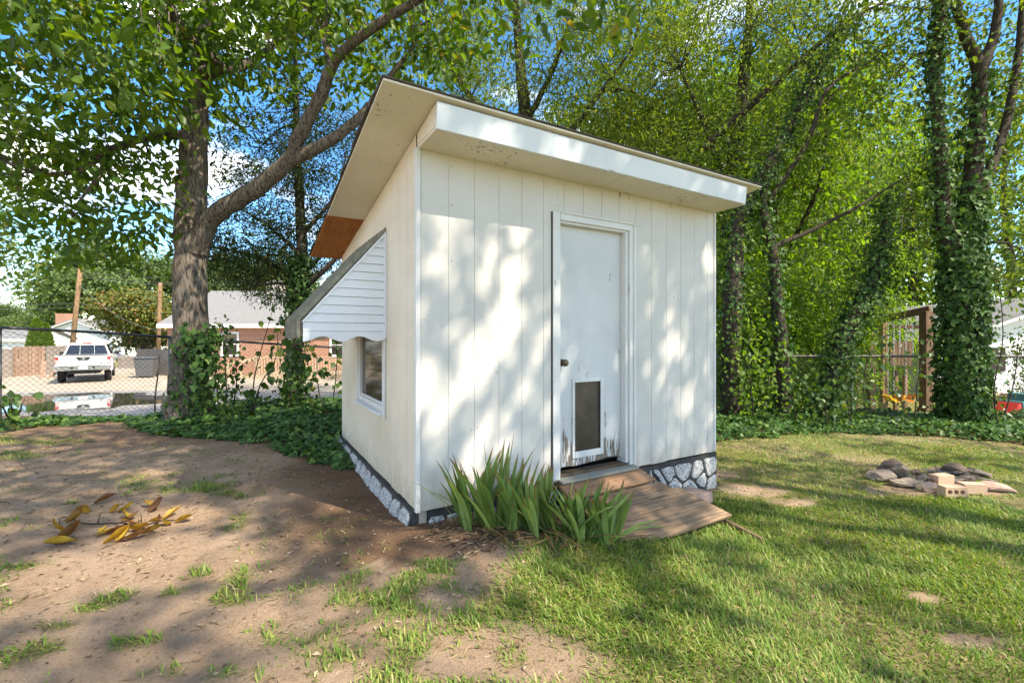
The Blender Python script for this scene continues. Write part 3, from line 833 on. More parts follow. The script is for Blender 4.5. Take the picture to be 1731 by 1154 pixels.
for px, py, cnt, hgt, lab in iris:
    g = G(px, py)
    t = thing('iris_plant', lab, 'iris', (g.x, g.y, g.z - .02), 0, 'irises along the shed front')
    fan = SHED_A + ri.uniform(-.5, .5)
    for q in range(cnt + 19):
        az = fan + (0 if q % 2 else math.pi) + ri.uniform(-.5, .5)
        lean = abs(ri.gauss(.05, .24)) + (q / (cnt + 10)) * .16
        off = Vector((math.cos(az) * ri.uniform(0, .08), math.sin(az) * ri.uniform(0, .10), 0))
        blade(off, lean, az, hgt * ri.uniform(.6, 1.05), ri.uniform(.028, .046), M_IRIS, t, ri.uniform(-.5, .5) + math.pi / 2 * (q % 3 == 0) * .4, ri.uniform(0, .35), ri.choice((0, 0, 0, 1.0, 2.2)))
    if px == 838:
        blade(Vector((-.03, 0, 0)), .06, math.pi, .68, .03, M_IRIS, t, .3, .05); blade(Vector((.03, 0, 0)), .12, 0, .70, .03, M_IRIS, t, .3, .04)
    if px == 800:
        blade(Vector((-.02, 0, .03)), .9, math.pi - .2, .42, .03, M_IRIS, t, .9, .15, .6); blade(Vector((-.02, 0, .03)), .55, math.pi + .2, .5, .022, M_IRIS, t, .9, .9, 1.0)
    if px == 1028:
        blade(Vector((.02, -.02, .02)), .95, -.15, .5, .028, M_IRIS, t, .9, .8, .6); blade(Vector((.02, -.03, .02)), .75, -.4, .42, .028, M_IRIS, t, .9, .6, .6)
    for q in range(5):
        az = ri.uniform(math.pi * .9, math.pi * 2.1)
        blade(Vector((ri.uniform(-.04, .04), ri.uniform(-.05, .02), .03)), ri.uniform(1.15, 1.5), az, ri.uniform(.15, .42), ri.uniform(.010, .02), M_IRISD, t, ri.uniform(-.6, .6), ri.uniform(.2, .5))
# ================================================================== foliage tools
def leaf_arrays(Pp, D, U, L, W, kind='diamond', fold=.18, droop=.12):
    D = unit(D); Sd = unit(np.cross(D, U)); Un = np.cross(Sd, D)
    L = np.asarray(L)[:, None]; W = np.asarray(W)[:, None]
    if kind == 'diamond':
        prof = [(0, 0, 0), (.45, .5, 1), (1, 0, -1), (.45, -.5, 1)]; tri = [(0, 1, 2), (0, 2, 3)]
    elif kind == 'ovate':
        prof = [(0, 0, 0), (.25, .42, .8), (.62, .44, 1), (1, 0, -1), (.62, -.44, 1), (.25, -.42, .8)]; tri = [(0, 1, 2), (0, 2, 3), (0, 3, 4), (0, 4, 5)]
    else:  # ivy: three lobes
        prof = [(0, 0, 0), (.20, .55, .6), (.52, .30, .4), (1, 0, -1), (.52, -.30, .4), (.20, -.55, .6)]; tri = [(0, 1, 2), (0, 2, 3), (0, 3, 4), (0, 4, 5)]
    vs_ = []
    for a, w, f in prof:
        up = fold * W * f if f > 0 else (droop * L * f)
        vs_.append(Pp + D * (L * a) + Sd * (W * w) + Un * up)
    V = np.stack(vs_, 1).reshape(-1, 3); q = len(prof)
    base = (np.arange(len(Pp)) * q)[:, None, None]
    F = (base + np.array(tri)[None]).reshape(-1, 3)
    return V, F

def ball(g, n_):
    v_ = unit(g.normal(size=(n_, 3))); return v_ * (g.random(n_) ** (1 / 3))[:, None]

def nearest(pt, skel):
    d = ((skel - pt) ** 2).sum(1); k = int(d.argmin()); return k

SHINE = []       # (point, radius): chosen sun patches; unseen crowns lose their leaves along these rays
def sun_gap(p):
    keep = np.ones(len(p), bool)
    s_ = np.array(SUN)
    for T, r in SHINE:
        v_ = p - np.array(T); a = v_ @ s_
        d = np.linalg.norm(v_ - a[:, None] * s_[None], axis=1)
        keep &= ~((d < r) & (a > 0))
    return keep

def tree(name, label, cat, base, limbs, blobs, bark, leafm, leaf=(.12, .06), kind='diamond', per=40, rc=.45, seed=0, group=None, droop=.35, gaps=False, keep=None,
         flat=.6, ivy=None, trunk_n=12, twig=.012, shell=.5, link_limbs=True):
    """limbs: list of (points, radii), the first is the trunk; blobs: (centre, radii, clusters)"""
    g = np.random.default_rng(seed)
    root = thing(name, label, cat, base, 0, group)
    B = np.array(tuple(base))
    paths = [smooth_path(p, r, 5, .06, seed + i) for i, (p, r) in enumerate(limbs)]
    skel = np.concatenate([p for p, r in paths]); srad = np.concatenate([r for p, r in paths])
    thin, cl = [], []
    for c, rad, nc in blobs:
        c = np.array(tuple(c)); rad = np.array(rad)
        q = ball(g, nc); rr = np.linalg.norm(q, axis=1, keepdims=True)
        q = q / (rr + 1e-6) * (rr ** shell)
        pts = c + q * rad
        if keep is not None: pts = pts[keep(pts)]
        if gaps: pts = pts[sun_gap(pts)]
        cl.append(pts)
        if link_limbs:
            k = nearest(c, skel); a = skel[k]; ln_ = np.linalg.norm(c - a)
            if ln_ > .5:
                mid = (a + c) / 2 + np.array((0, 0, .12 * ln_)) + g.normal(0, .06 * ln_, 3)
                r0 = min(srad[k] * .7, .02 + ln_ * .012)
                pp, pr = smooth_path([a, mid, c], [r0, r0 * .7, r0 * .35], 5, .2, seed + 99)
                thin.append((pp, pr)); skel = np.concatenate([skel, pp]); srad = np.concatenate([srad, pr])
    cl = np.concatenate(cl)
    for c in cl:
        k = nearest(c, skel); a = skel[k]; ln_ = np.linalg.norm(c - a)
        if ln_ < .08 or ln_ > 5: continue
        r0 = min(srad[k] * .6, twig * (.6 + .5 * ln_))
        mid = (a + c) / 2 + g.normal(0, .1 * ln_, 3) + np.array((0, 0, .08 * ln_))
        thin.append((np.array([a, mid, c]), np.array([r0, r0 * .75, r0 * .35])))
    V, F = tubes([(p - B, r) for p, r in paths], trunk_n)
    trunk = nobj('trunk', V, F, bark, root, True)
    if thin:
        V, F = tubes([(p - B, r) for p, r in thin], 4)
        nobj('branches', V, F, bark, root, True)['kind'] = 'stuff'
    N = len(cl) * per
    ci = np.repeat(np.arange(len(cl)), per)
    off = g.normal(size=(N, 3)) * rc * np.array((1, 1, flat)); pos = cl[ci] + off
    if gaps: 
        kk = sun_gap(pos); pos, off = pos[kk], off[kk]; N = len(pos)
    ck = ci[kk] if gaps else ci
    cd = unit(g.normal(size=(len(cl), 3)) * np.array((1, 1, .35))); cu = g.normal(size=(len(cl), 3)) * .45
    D = unit(off) * .45 + cd[ck] * .6 + g.normal(size=(N, 3)) * .42; D[:, 2] -= droop
    U = g.normal(size=(N, 3)) * .38 + cu[ck] + np.array((0, 0, 1.0))
    sc = g.uniform(.65, 1.25, N)
    V, F = leaf_arrays(pos - B, D, U, leaf[0] * sc, leaf[1] * sc, kind)
    cr_ = nobj('crown', V, F, leafm, root); cr_['kind'] = 'stuff'
    if ivy: climb(root, B, ivy, g)
    return root

M_IVY = leafmat('ivy leaf', [(0, (.030, .075, .020)), (.6, (.055, .120, .030)), (.9, (.095, .18, .042)), (1, (.13, .20, .05))], .28, .55, .2, (1.2, 1.2, .45))
M_IVYG = leafmat('ground ivy leaf', [(0, (.030, .080, .02)), (.5, (.055, .13, .03)), (.85, (.095, .19, .045)), (1, (.16, .24, .06))], .28, .5, .25, (1.2, 1.2, .45))
def climb(root, B, spec, g):
    """ivy leaves clothing limbs: spec = list of (points, radii, leaves, spread, size)"""
    Vs, Fs, b_ = [], [], 0
    for pts, rad, cnt, spread, size in spec:
        p, r = smooth_path(pts, rad, 8)
        t = g.random(cnt) * (len(p) - 1.001); i = t.astype(int); f = (t - i)[:, None]
        c = p[i] * (1 - f) + p[i + 1] * f; rr = r[i]
        tg = unit(p[i + 1] - p[i])
        ref = np.where(np.abs(tg[:, 2:3]) > .85, np.array([[1., 0, 0]]), np.array([[0, 0, 1.]]))
        u = unit(np.cross(tg, ref)); w = np.cross(tg, u)
        a = g.random(cnt) * 2 * np.pi
        nn = u * np.cos(a)[:, None] + w * np.sin(a)[:, None]
        pos = c + nn * (rr + np.abs(g.normal(0, spread, cnt)))[:, None] + g.normal(0, .03, (cnt, 3))
        D = np.array((0, 0, -1.0)) + nn * .35 + g.normal(0, .45, (cnt, 3))
        U = nn + g.normal(0, .35, (cnt, 3))
        s_ = size * g.uniform(.6, 1.3, cnt)
        V, F = leaf_arrays(pos - B, D, U, s_, s_ * .95, 'ivy', .10)
        Vs.append(V); Fs.append(F + b_); b_ += len(V)
    o = nobj('ivy', np.concatenate(Vs), np.concatenate(Fs), M_IVY, root); o['kind'] = 'stuff'

def copy_tree(src, loc, rz, sc, label, group=None, scz=None):
    c = src.copy(); COL.objects.link(c)
    c.location = loc; c.rotation_euler = (0, 0, rz); c.scale = (sc, sc, scz or sc); c['label'] = label
    if group: c['group'] = group
    for ch in src.children:
        d = ch.copy(); COL.objects.link(d); d.parent = c
    return c

# bark and leaf materials
BK_GREY = barkmat('grey furrowed bark', (.25, .21, .17), (.07, .055, .042))
BK_DARK = barkmat('dark bark', (.11, .09, .07), (.035, .028, .022), 1.6)
BK_PALE = barkmat('smooth pale bark', (.24, .20, .155), (.10, .08, .06), .8)
LF_BIG = leafmat('broad dark leaf', [(0, (.045, .095, .018)), (.45, (.075, .145, .024)), (.8, (.115, .20, .03)), (.985, (.15, .20, .03)), (1, (.28, .20, .05))], .52, .42, .3, (1.6, 1.5, .35))
LF_FINE = leafmat('fine willow leaf', [(0, (.075, .115, .028)), (.5, (.125, .175, .04)), (.85, (.18, .23, .055)), (1, (.19, .21, .06))], .58, .5, .2, (1.6, 1.6, .4))
LF_HEM = leafmat('feathery dark leaf', [(0, (.024, .050, .018)), (.6, (.045, .080, .024)), (.95, (.08, .12, .03)), (1, (.25, .13, .05))], .30, .5, .3, (1.4, 1.3, .4))
LF_SUN = leafmat('sunny yellow-green leaf', [(0, (.080, .140, .022)), (.5, (.12, .200, .032)), (.85, (.165, .25, .042)), (1, (.23, .27, .055))], .55, .5, .25, (1.5, 1.65, .35))
LF_MID = leafmat('mid green leaf', [(0, (.050, .095, .022)), (.5, (.088, .150, .034)), (.9, (.145, .205, .045)), (1, (.18, .20, .06))], .46, .5, .25, (1.6, 1.5, .4))
LF_FAR = leafmat('far green leaf', [(0, (.075, .125, .045)), (.5, (.12, .180, .062)), (1, (.18, .24, .09))], .4, .6, .2, (1.2, 1.2, .5))
LF_RUST = leafmat('turning leaf', [(0, (.075, .11, .03)), (.5, (.13, .16, .035)), (.8, (.20, .19, .045)), (1, (.32, .17, .06))], .35, .5, .3, (1.3, 1.2, .4))

# ------------------------------------------------------------------ big tree at the left, in front of the fence
d7 = 6.9
T0 = G(315, 712)
trunk_p = [(T0.x, T0.y, T0.z - .1), P(318, 690, d7), P(321, 600, d7), P(322, 480, d7), P(322, 390, d7), P(326, 300, d7 + .05), P(330, 200, d7 + .1), P(340, 125, d7 + .1), P(350, 40, d7 + .15), P(352, -90, d7 + .2), P(350, -260, d7 + .2)]
trunk_r = [.40, .30, .235, .22, .215, .195, .17, .14, .11, .09, .04]
limbA = ([P(334, 425, 6.85), P(358, 368, 6.75), P(430, 322, 6.6), P(488, 272, 6.4), P(505, 235, 6.3), P(545, 155, 6.1), P(568, 100, 6.0), P(640, 40, 5.8), P(715, -5, 5.6), P(810, -70, 5.3)], [.14, .135, .12, .105, .09, .08, .07, .06, .045, .02])
limbA2 = ([P(490, 272, 6.4), P(560, 236, 6.35), P(612, 195, 6.3), P(650, 140, 6.3), P(700, 80, 6.2)], [.085, .075, .06, .04, .02])
limbA3 = ([P(560, 110, 6.0), P(550, 60, 6.05), P(548, -40, 6.1)], [.06, .05, .03])
limbB = ([P(318, 228, d7), P(255, 232, 6.8), P(190, 252, 6.5), P(130, 290, 6.2), P(50, 292, 5.8)], [.075, .06, .048, .035, .015])
limbB2 = ([P(190, 252, 6.5), P(165, 300, 6.4), P(130, 345, 6.3)], [.04, .03, .012])
limbC = ([P(338, 135, 7), P(368, 108, 6.8), P(335, 82, 6.4), P(295, 30, 6.0), P(272, -40, 5.6)], [.10, .09, .07, .06, .04])
limbD = ([P(345, 120, 7), P(420, 108, 7.4), P(500, 40, 8), P(570, -40, 8.4)], [.09, .065, .045, .02])
limbE = ([P(318, 205, d7), P(270, 198, 6.7), P(225, 195, 6.5)], [.04, .03, .015])
def proj(p):
    return CX + FPX * p[:, 0] / np.maximum(p[:, 1], .1), HOR - FPX * (p[:, 2] - CAMZ) / np.maximum(p[:, 1], .1)
def keepL(p):
    x, y = proj(p)
    bad = (x > 270) & (x < 385) & (y > 165) & (p[:, 1] < 7.3)
    bad |= (x > 395) & (x < 640) & (y > 165)           # the open window round the fork
    bad |= (y > 455) | (p[:, 1] < 3.2)
    return ~bad
big = tree('shade_tree', 'big grey-barked tree with a heavy side limb, standing left of the shed', 'tree', (T0.x, T0.y, T0.z),
    [(trunk_p, trunk_r), limbA, limbA2, limbA3, limbB, limbB2, limbC, limbD, limbE],
    [(P(150, 150, 6.4), (1.9, 1.6, 1.15), 125), (P(55, 70, 5.2), (1.6, 1.3, .8), 80), (P(330, 60, 7.6), (1.9, 1.8, 1.1), 95), (P(470, 70, 7.2), (1.5, 1.6, .95), 55),
     (P(610, 60, 6.4), (1.2, 1.3, .8), 34), (P(730, 20, 5.6), (.9, .9, .55), 22), (P(190, 325, 6.6), (1.25, 1.0, .62), 46), (P(60, 300, 6.2), (1.0, 1.0, .7), 30), (P(215, 410, 6.7), (.75, .7, .22), 16), (P(110, 420, 6.8), (.4, .5, .2), 6), (P(330, -190, 7), (3.4, 3.0, 1.5), 130),
     (P(200, -60, 5.5), (2.2, 1.5, .6), 60), (P(600, -60, 6.0), (2.0, 1.6, .6), 31), (P(660, 110, 6.8), (.8, .8, .4), 12), (P(960, -5, 4.4), (.5, .4, .12), 5), (P(1080, 0, 4.6), (.5, .4, .15), 5)],
    BK_GREY, LF_BIG, (.155, .076), 'ovate', 18, .26, 21, None, .55, keep=keepL, ivy=[([(P(322, 700, 6.85)), P(332, 640, 6.8), P(336, 585, 6.78), P(334, 545, 6.78)], [.30, .22, .21, .19], 420, .03, .085), ([P(345, 690, 6.6), P(340, 600, 6.62), P(335, 560, 6.65)], [.10, .06, .03], 420, .07, .085)], twig=.010)

# feathery tree behind it, at the fence
f9 = 8.55
TH = (-4.1, f9, float(H(-4.1, f9)))
hem_tr = ([(TH[0], TH[1], TH[2] - .1), P(498, 640, f9), P(500, 540, f9), P(506, 480, f9), P(510, 430, f9), P(505, 300, f9 + .1), P(500, 150, f9 + .1), P(500, 20, f9 + .2)], [.17, .14, .125, .12, .10, .075, .05, .02])
hb = [([P(506, 480, f9), P(455, 445, f9 + .1), P(400, 425, f9 + .3), P(340, 415, f9 + .4)], [.05, .04, .03, .012]), ([P(508, 490, f9), P(560, 445, f9 - .1), P(590, 400, f9 - .2)], [.06, .045, .02]), ([P(508, 470, f9), P(545, 430, f9 + .4), P(580, 400, f9 + .6)], [.05, .035, .02]),
      ([P(508, 430, f9), P(450, 380, f9), P(400, 350, f9)], [.045, .03, .012]), ([P(508, 400, f9), P(560, 340, f9), P(580, 300, f9)], [.045, .03, .012]), ([P(506, 480, f9), P(450, 480, f9 - .2), P(410, 490, f9 - .3)], [.03, .02, .01])]
tree('feathery_tree', 'dark feathery-leaved tree with ivy up its trunk, between the big tree and the shed', 'tree', TH, [hem_tr] + hb,
     [(P(425, 405, f9 + .2), (1.0, 1.0, .55), 48), (P(480, 330, f9), (1.0, 1.0, .7), 40), (P(560, 300, f9 + .3), (.8, 1.0, 1.0), 30), (P(540, 220, f9 + .3), (1.1, 1.1, .8), 34), (P(440, 250, f9 + .8), (.9, .9, .8), 26), (P(400, 470, f9 + .1), (.7, .7, .25), 20), (P(460, 440, f9), (.9, .8, .3), 26), (P(560, 420, f9 + .5), (.6, .8, .4), 9), (P(500, 60, f9 + .5), (1.3, 1.3, 1.2), 24), (P(470, 500, f9 - .1), (.4, .4, .10), 5)],
     BK_DARK, LF_HEM, (.085, .024), 'diamond', 120, .24, 5, None, .35, flat=.35, ivy=[(hem_tr[0][:5], [.17, .15, .13, .12, .09], 1500, .075, .085)], twig=.008)

# ------------------------------------------------------------------ the wood on the right
r8 = 8.05
T1 = G(1628, 716)
B1 = (T1.x, T1.y, T1.z)
x0 = 1628
tr1 = ([(T1.x, T1.y, T1.z - .15), P(1628, 690, r8), P(1625, 600, r8), P(1628, 500, r8), P(1632, 420, r8), P(1640, 330, r8), P(1652, 220, r8), P(1655, 120, r8), P(1632, 60, r8), P(1612, -10, r8), P(1590, -140, r8)], [.32, .27, .24, .22, .19, .145, .12, .10, .08, .07, .04])
l1 = ([P(1618, 440, r8), P(1596, 370, r8 - .1), P(1590, 260, r8 - .2), P(1580, 130, r8 - .2), P(1590, 20, r8 - .3), P(1585, -120, r8 - .3)], [.15, .115, .09, .08, .065, .04])
l2 = ([P(1655, 130, r8), P(1680, 60, r8 + .1), P(1690, -20, r8 + .1), P(1700, -140, r8 + .2)], [.09, .075, .06, .03])
l3 = ([P(1645, 370, r8), P(1672, 290, r8 + .2), P(1700, 210, r8 + .4), P(1722, 90, r8 + .6), P(1730, -40, r8 + .6)], [.09, .08, .07, .06, .04])
l4 = ([P(1632, 265, r8), P(1605, 262, r8 - .5), P(1590, 270, r8 - .8)], [.04, .03, .015]) 
tree('ivy_tree', 'forked tree with its trunk wrapped in ivy, standing at the right end of the fence', 'tree', B1, [tr1, l1, l2, l3],
     [(P(1560, -20, r8), (1.6, 1.4, 1.0), 26), (P(1700, -30, r8 + .4), (1.5, 1.4, 1.2), 30), (P(1690, 240, r8 + .8), (.8, .8, 1.2), 16), (P(1520, 120, r8 + .5), (1.2, 1.0, .9), 20), (P(1725, 420, r8 - .2), (.5, .6, .8), 12), (P(1715, 330, r8 + 1.2), (.8, .9, .9), 18), (P(1725, 140, r8 + 1.0), (.9, .9, 1.0), 22), (P(1560, 260, r8 + 1.0), (.7, .7, .9), 10), (P(1705, 470, r8 + 1.0), (.6, .7, .5), 8), (P(1600, -240, r8), (3.0, 3.0, 1.2), 31)],
     BK_DARK, LF_MID, (.115, .06), 'ovate', 40, .30, 31, 'trees in the wood behind the fence', .45,
     ivy=[(tr1[0][:6], [.33, .30, .28, .26, .20, .15], 7600, .05, .085), (l1[0], l1[1], 1900, .04, .08), (tr1[0][5:8], [.20, .165, .14], 420, .04, .10)], twig=.008)
def simple(name, label, pts, rad, blobs, leafm, seed, ivyc=0, leaf=(.10, .05), per=42, rc=.32, bark=BK_DARK, ex=(), kind='diamond', spread=.09, group='trees in the wood behind the fence', cat='tree', **kw):
    b0_ = pts[0]; h_ = float(H(b0_[0], b0_[1]))
    pts = [(b0_[0], b0_[1], h_ - .15)] + list(pts[1:])
    iv = [(pts, rad, int(ivyc * 1.25), spread * .8, .075)] if ivyc else None
    return tree(name, label, cat, (b0_[0], b0_[1], h_), [(pts, rad)] + list(ex), blobs, bark, leafm, leaf, kind, per, rc, seed, group, .4, ivy=iv, twig=.008, **kw)
simple('ivy_tree', 'ivy-clad trunk leaning to the right, left of the swing frame', [P(1385, 700, 8.3), P(1405, 640, 8.3), P(1432, 560, 8.4), P(1468, 490, 8.6), P(1490, 420, 8.9), P(1500, 330, 9.2)], [.15, .14, .125, .11, .08, .03],
       [(P(1500, 380, 9.3), (1.0, 1.0, 1.0), 20), (P(1440, 470, 9.0), (.6, .6, .6), 8)], LF_MID, 41, 2600, spread=.13)
simple('ivy_tree', 'upright ivy-clad trunk midway between the shed and the leaning trunk', [P(1322, 700, 8.4), P(1322, 600, 8.4), P(1312, 500, 8.4), P(1306, 420, 8.5), P(1290, 330, 8.7), P(1330, 230, 9), P(1370, 130, 9.3), P(1440, 30, 9.6)], [.14, .12, .10, .085, .065, .055, .045, .02],
       [(P(1290, 250, 9.2), (1.2, 1.2, .9), 22), (P(1400, 80, 9.6), (1.4, 1.4, .9), 24)], LF_MID, 42, 1000, spread=.12,
       ex=[([P(1300, 420, 8.5), P(1370, 390, 8.6), P(1440, 355, 8.6), P(1530, 300, 8.7)], [.05, .04, .03, .012]), ([P(1300, 340, 8.7), P(1365, 240, 8.7), P(1400, 150, 8.8), P(1480, 100, 9)], [.05, .045, .035, .015])])
simple('ivy_tree', 'dark ivy column rising right beside the shed wall', [P(1236, 690, 8.6), P(1236, 600, 8.6), P(1240, 480, 8.6), P(1248, 380, 8.7), P(1285, 300, 8.8), P(1350, 190, 9.0), P(1400, 90, 9.2), P(1440, 20, 9.4)], [.18, .17, .16, .12, .08, .065, .05, .03],
       [(P(1240, 440, 8.9), (.45, .5, .9), 14), (P(1250, 330, 9.0), (.6, .6, .5), 8), (P(1420, 40, 9.6), (1.5, 1.4, .9), 22), (P(1270, 160, 9.5), (1.3, 1.2, .8), 22)], LF_MID, 43, 1900, spread=.13,
       ex=[([P(1190, 250, 10.5), P(1290, 160, 10), P(1350, 105, 9.8), P(1430, 40, 9.6), P(1500, 0, 9.5)], [.085, .075, .06, .045, .02])])

# tall willow-leaved trees behind the shed
tree('willow_oak', 'tall willow-leaved tree with open crown rising behind the shed roof', 'tree', (0.6, 13.5, float(H(.6, 13.5))),
     [([(0.6, 13.5, -1.2), (.6, 13.5, 2), (.5, 13.5, 5), (.4, 13.6, 7.6), (.2, 13.6, 10), (.0, 13.7, 13)], [.34, .3, .26, .2, .14, .05]),
      ([(.45, 13.5, 6.4), (-1.2, 13.2, 8.2), (-2.4, 13, 10.2)], [.11, .08, .03]), ([(.5, 13.5, 6.0), (2.0, 13.2, 7.6), (3.4, 12.8, 9.4)], [.12, .09, .03]), ([(.4, 13.6, 7.6), (1.2, 13, 9), (1.9, 12.6, 11)], [.09, .07, .03]), ([(.45, 13.5, 5.6), (-1.0, 13.8, 6.8), (-2.6, 14, 7.4)], [.08, .06, .02])],
     [((.3, 13.5, 9.5), (2.4, 2.0, 2.6), 80), ((-2.4, 13.3, 9.8), (2.0, 1.8, 2.2), 46), ((3.2, 13, 9.2), (2.2, 1.8, 2.2), 70), ((2.0, 13.2, 6.6), (2.0, 1.6, 1.3), 31), ((-.8, 13.6, 6.6), (1.6, 1.5, .9), 30), ((-1.0, 13, 12.2), (3, 2.4, 1.4), 40), ((4.6, 13.2, 7.0), (1.6, 1.6, 2.0), 44)],
     BK_DARK, LF_FINE, (.15, .036), 'diamond', 125, .42, 51, 'trees in the wood behind the fence', .5, twig=.014)
wo = tree('willow_oak', 'tall willow-leaved tree arching over the right end of the shed roof', 'tree', (6.0, 12.4, float(H(6, 12.4))),
     [([(6.0, 12.4, -1.3), (6.0, 12.4, 2), (5.9, 12.3, 5), (6.2, 12.2, 8), (6.5, 12.2, 12)], [.30, .26, .22, .15, .05]),
      ([(5.9, 12.3, 4.2), (5.2, 11.8, 6.2), (4.2, 11.4, 8.0)], [.11, .08, .03]), ([(6, 12.3, 4.8), (7.6, 11.8, 6.8), (9.2, 11.4, 8.4)], [.12, .09, .03])],
     [((5.4, 12, 8.8), (2.4, 2.0, 2.2), 60), ((8.4, 11.8, 8.6), (2.2, 1.8, 1.8), 40), ((4.4, 11.8, 6.0), (1.2, 1.2, 1.0), 18), ((7.4, 12, 6.2), (1.6, 1.4, .9), 18), ((6.5, 12, 11.6), (3.2, 2.6, 1.4), 31)],
     BK_DARK, LF_FINE, (.15, .036), 'diamond', 115, .42, 52, 'trees in the wood behind the fence', .5, twig=.014)

# sunny understorey behind the fence: two models, many individuals
def under(name, seed, leafm, h_, w_, cl_, leaf, label, at):
    x_, y_ = at; z_ = float(H(x_, y_))
    g = random.Random(seed); bl = []
    for k_ in range(7):
        t = k_ / 6; bl.append(((x_ + g.uniform(-.5, .5) * w_, y_ + g.uniform(-.3, .3) * w_, z_ + h_ * (.12 + .8 * t)), (w_ * (.75 - .3 * abs(t - .45)), w_ * .6, h_ * .13), cl_))
    return tree(name, label, 'tree', (x_, y_, z_), [([(x_, y_, z_ - .1), (x_ + .1, y_, z_ + h_ * .3), (x_ - .15, y_ + .1, z_ + h_ * .6), (x_ + .1, y_, z_ + h_ * .95)], [.14, .11, .07, .02]), ([(x_ + .1, y_, z_ + h_ * .3), (x_ + w_ * .5, y_ - .2, z_ + h_ * .55), (x_ + w_ * .7, y_, z_ + h_ * .8)], [.06, .045, .015]), ([(x_, y_, z_ + h_ * .4), (x_ - w_ * .5, y_ - .2, z_ + h_ * .6), (x_ - w_ * .7, y_, z_ + h_ * .85)], [.06, .045, .015])],
                bl, BK_DARK, leafm, leaf, 'ovate', 46, .36, seed, 'trees in the wood behind the fence', .4, twig=.010)
GRP = 'trees in the wood behind the fence'
ua = under('understorey_tree', 61, LF_SUN, 7.0, 2.0, 20, (.15, .085), 'sunlit yellow-green sapling tree just right of the shed', (4.6, 11.6))
ub = under('understorey_tree', 62, LF_MID, 9.0, 2.4, 24, (.16, .085), 'mid green tree filling the gap above the swing frame', (9.6, 16.5))
for k_, (src, x_, y_, rz, sc, scz, lab) in enumerate([
        (ua, 7.2, 12.6, 1.9, 1.15, 1.5, 'yellow-green tree behind the upright ivy-clad trunk'), (ua, 9.4, 17.8, 3.4, 1.4, 1.7, 'bright green tree far behind the leaning ivy trunk'),
        (ub, 17.6, 28.0, 2.2, 1.9, 1.9, 'tall green tree far behind, between the swing frame and the forked ivy tree'), (ua, 13.2, 21.0, 4.4, 1.9, 2.0, 'sunny tree beyond the swing frame, high above it'), (ub, 4.2, 17.0, 5.1, 1.2, 1.2, 'green tree standing behind the right end of the shed'),
        (ub, 25.5, 29.0, 0.7, 1.8, 1.8, 'green tree over the roof of the white house at the right edge'), (ua, 13.6, 17.4, 5.6, .8, 1.45, 'slim yellow-green tree behind the swing frame'),
        (ub, 8.0, 22.0, 1.1, 1.7, 1.8, 'tall background tree deep in the middle of the wood'), (ua, 23.0, 30.5, 2.9, 2.6, 2.4, 'far sunny tree behind the roof of the white house'), (ub, 31.0, 28.5, 4.9, 2.1, 2.2, 'far green tree at the right edge behind the white house'), (ua, 27.5, 33.0, 1.2, 2.6, 2.6, 'tall sunny tree farthest back at the right'), (ub, 1.8, 20.0, 3.9, 1.3, 1.35, 'background tree low behind the middle of the shed roof'),
        (ub, 14.5, 25.0, 4.6, 2.0, 2.0, 'tallest background tree, right of centre in the wood'), (ub, 5.6, 24.5, 2.7, 1.8, 2.1, 'tall hazy tree behind the gap over the shed roof'), (ua, 12.0, 29.0, .3, 2.4, 2.7, 'pale tree crown far back, right of the shed roof'), (ub, -2.6, 27.0, 1.7, 1.6, 2.0, 'far tree crown showing left of the willow-leaved trunk'), (ua, 5.6, 9.9, .4, .62, .45, 'low bushy sapling against the fence right of the shed'), (ua, 7.2, 10.2, 2.4, .5, .40, 'low bushy sapling against the fence under the leaning trunk'), (ub, 13.2, 10.6, 3.0, .4, .62, 'small sapling tree at the right edge before the white house')]):
    copy_tree(src, (x_, y_, float(H(x_, y_))), rz, sc, lab, GRP, scz)

# ------------------------------------------------------------------ trees of the neighbourhood at the left
def round_tree(name, label, at, h_, w_, leafm, seed, cl_, leaf, per=60, rc=.8, trunk=.25, low=.25, group='trees beyond the driveway', bark=BK_DARK):
    x_, y_ = at; z_ = float(H(x_, y_)); g = random.Random(seed); bl = []
    for k_ in range(8):
        a = 2 * math.pi * k_ / 8 + g.uniform(-.3, .3); rr = w_ * g.uniform(.35, .6)
        bl.append(((x_ + rr * math.cos(a), y_ + rr * math.sin(a), z_ + h_ * (low + (1 - low) * g.uniform(.2, .75))), (w_ * .42, w_ * .42, h_ * .13), cl_))
    bl.append(((x_, y_, z_ + h_ * .85), (w_ * .45, w_ * .45, h_ * .14), cl_))
    lim = [([(x_, y_, z_ - .2), (x_ + .05 * w_, y_, z_ + h_ * low), (x_, y_, z_ + h_ * .55), (x_, y_, z_ + h_ * .9)], [trunk * 1.3, trunk, trunk * .6, trunk * .1])]
    for c_, r_, n_ in bl[:8:2]:
        lim.append(([(x_, y_, z_ + h_ * low), ((x_ + c_[0]) / 2, (y_ + c_[1]) / 2, z_ + h_ * (low + .15)), c_], [trunk * .5, trunk * .35, trunk * .1]))
    return tree(name, label, 'tree', (x_, y_, z_), lim, bl, bark, leafm, leaf, 'diamond', per, rc, seed, group, .3, twig=.02)
pb = P(180, 560, 62)
bt = round_tree('broad_tree', 'huge spreading tree behind the leaning utility pole', (pb.x, pb.y), 15.0, 8.6, LF_FAR, 71, 34, (.60, .36), 64, 1.15, .5)
copy_tree(bt, (P(345, 560, 72).x, 72, -1), 2.0, .95, 'large tree rising behind the brick house roof', 'trees beyond the driveway')
copy_tree(bt, (P(460, 560, 66).x, 66, -1), 3.3, .85, 'tree showing over the brick house roof beside its chimney', 'trees beyond the driveway')
copy_tree(bt, (P(10, 560, 95).x, 95, -1), .8, .58, 'rounded tree on the skyline at the left edge', 'trees beyond the driveway')
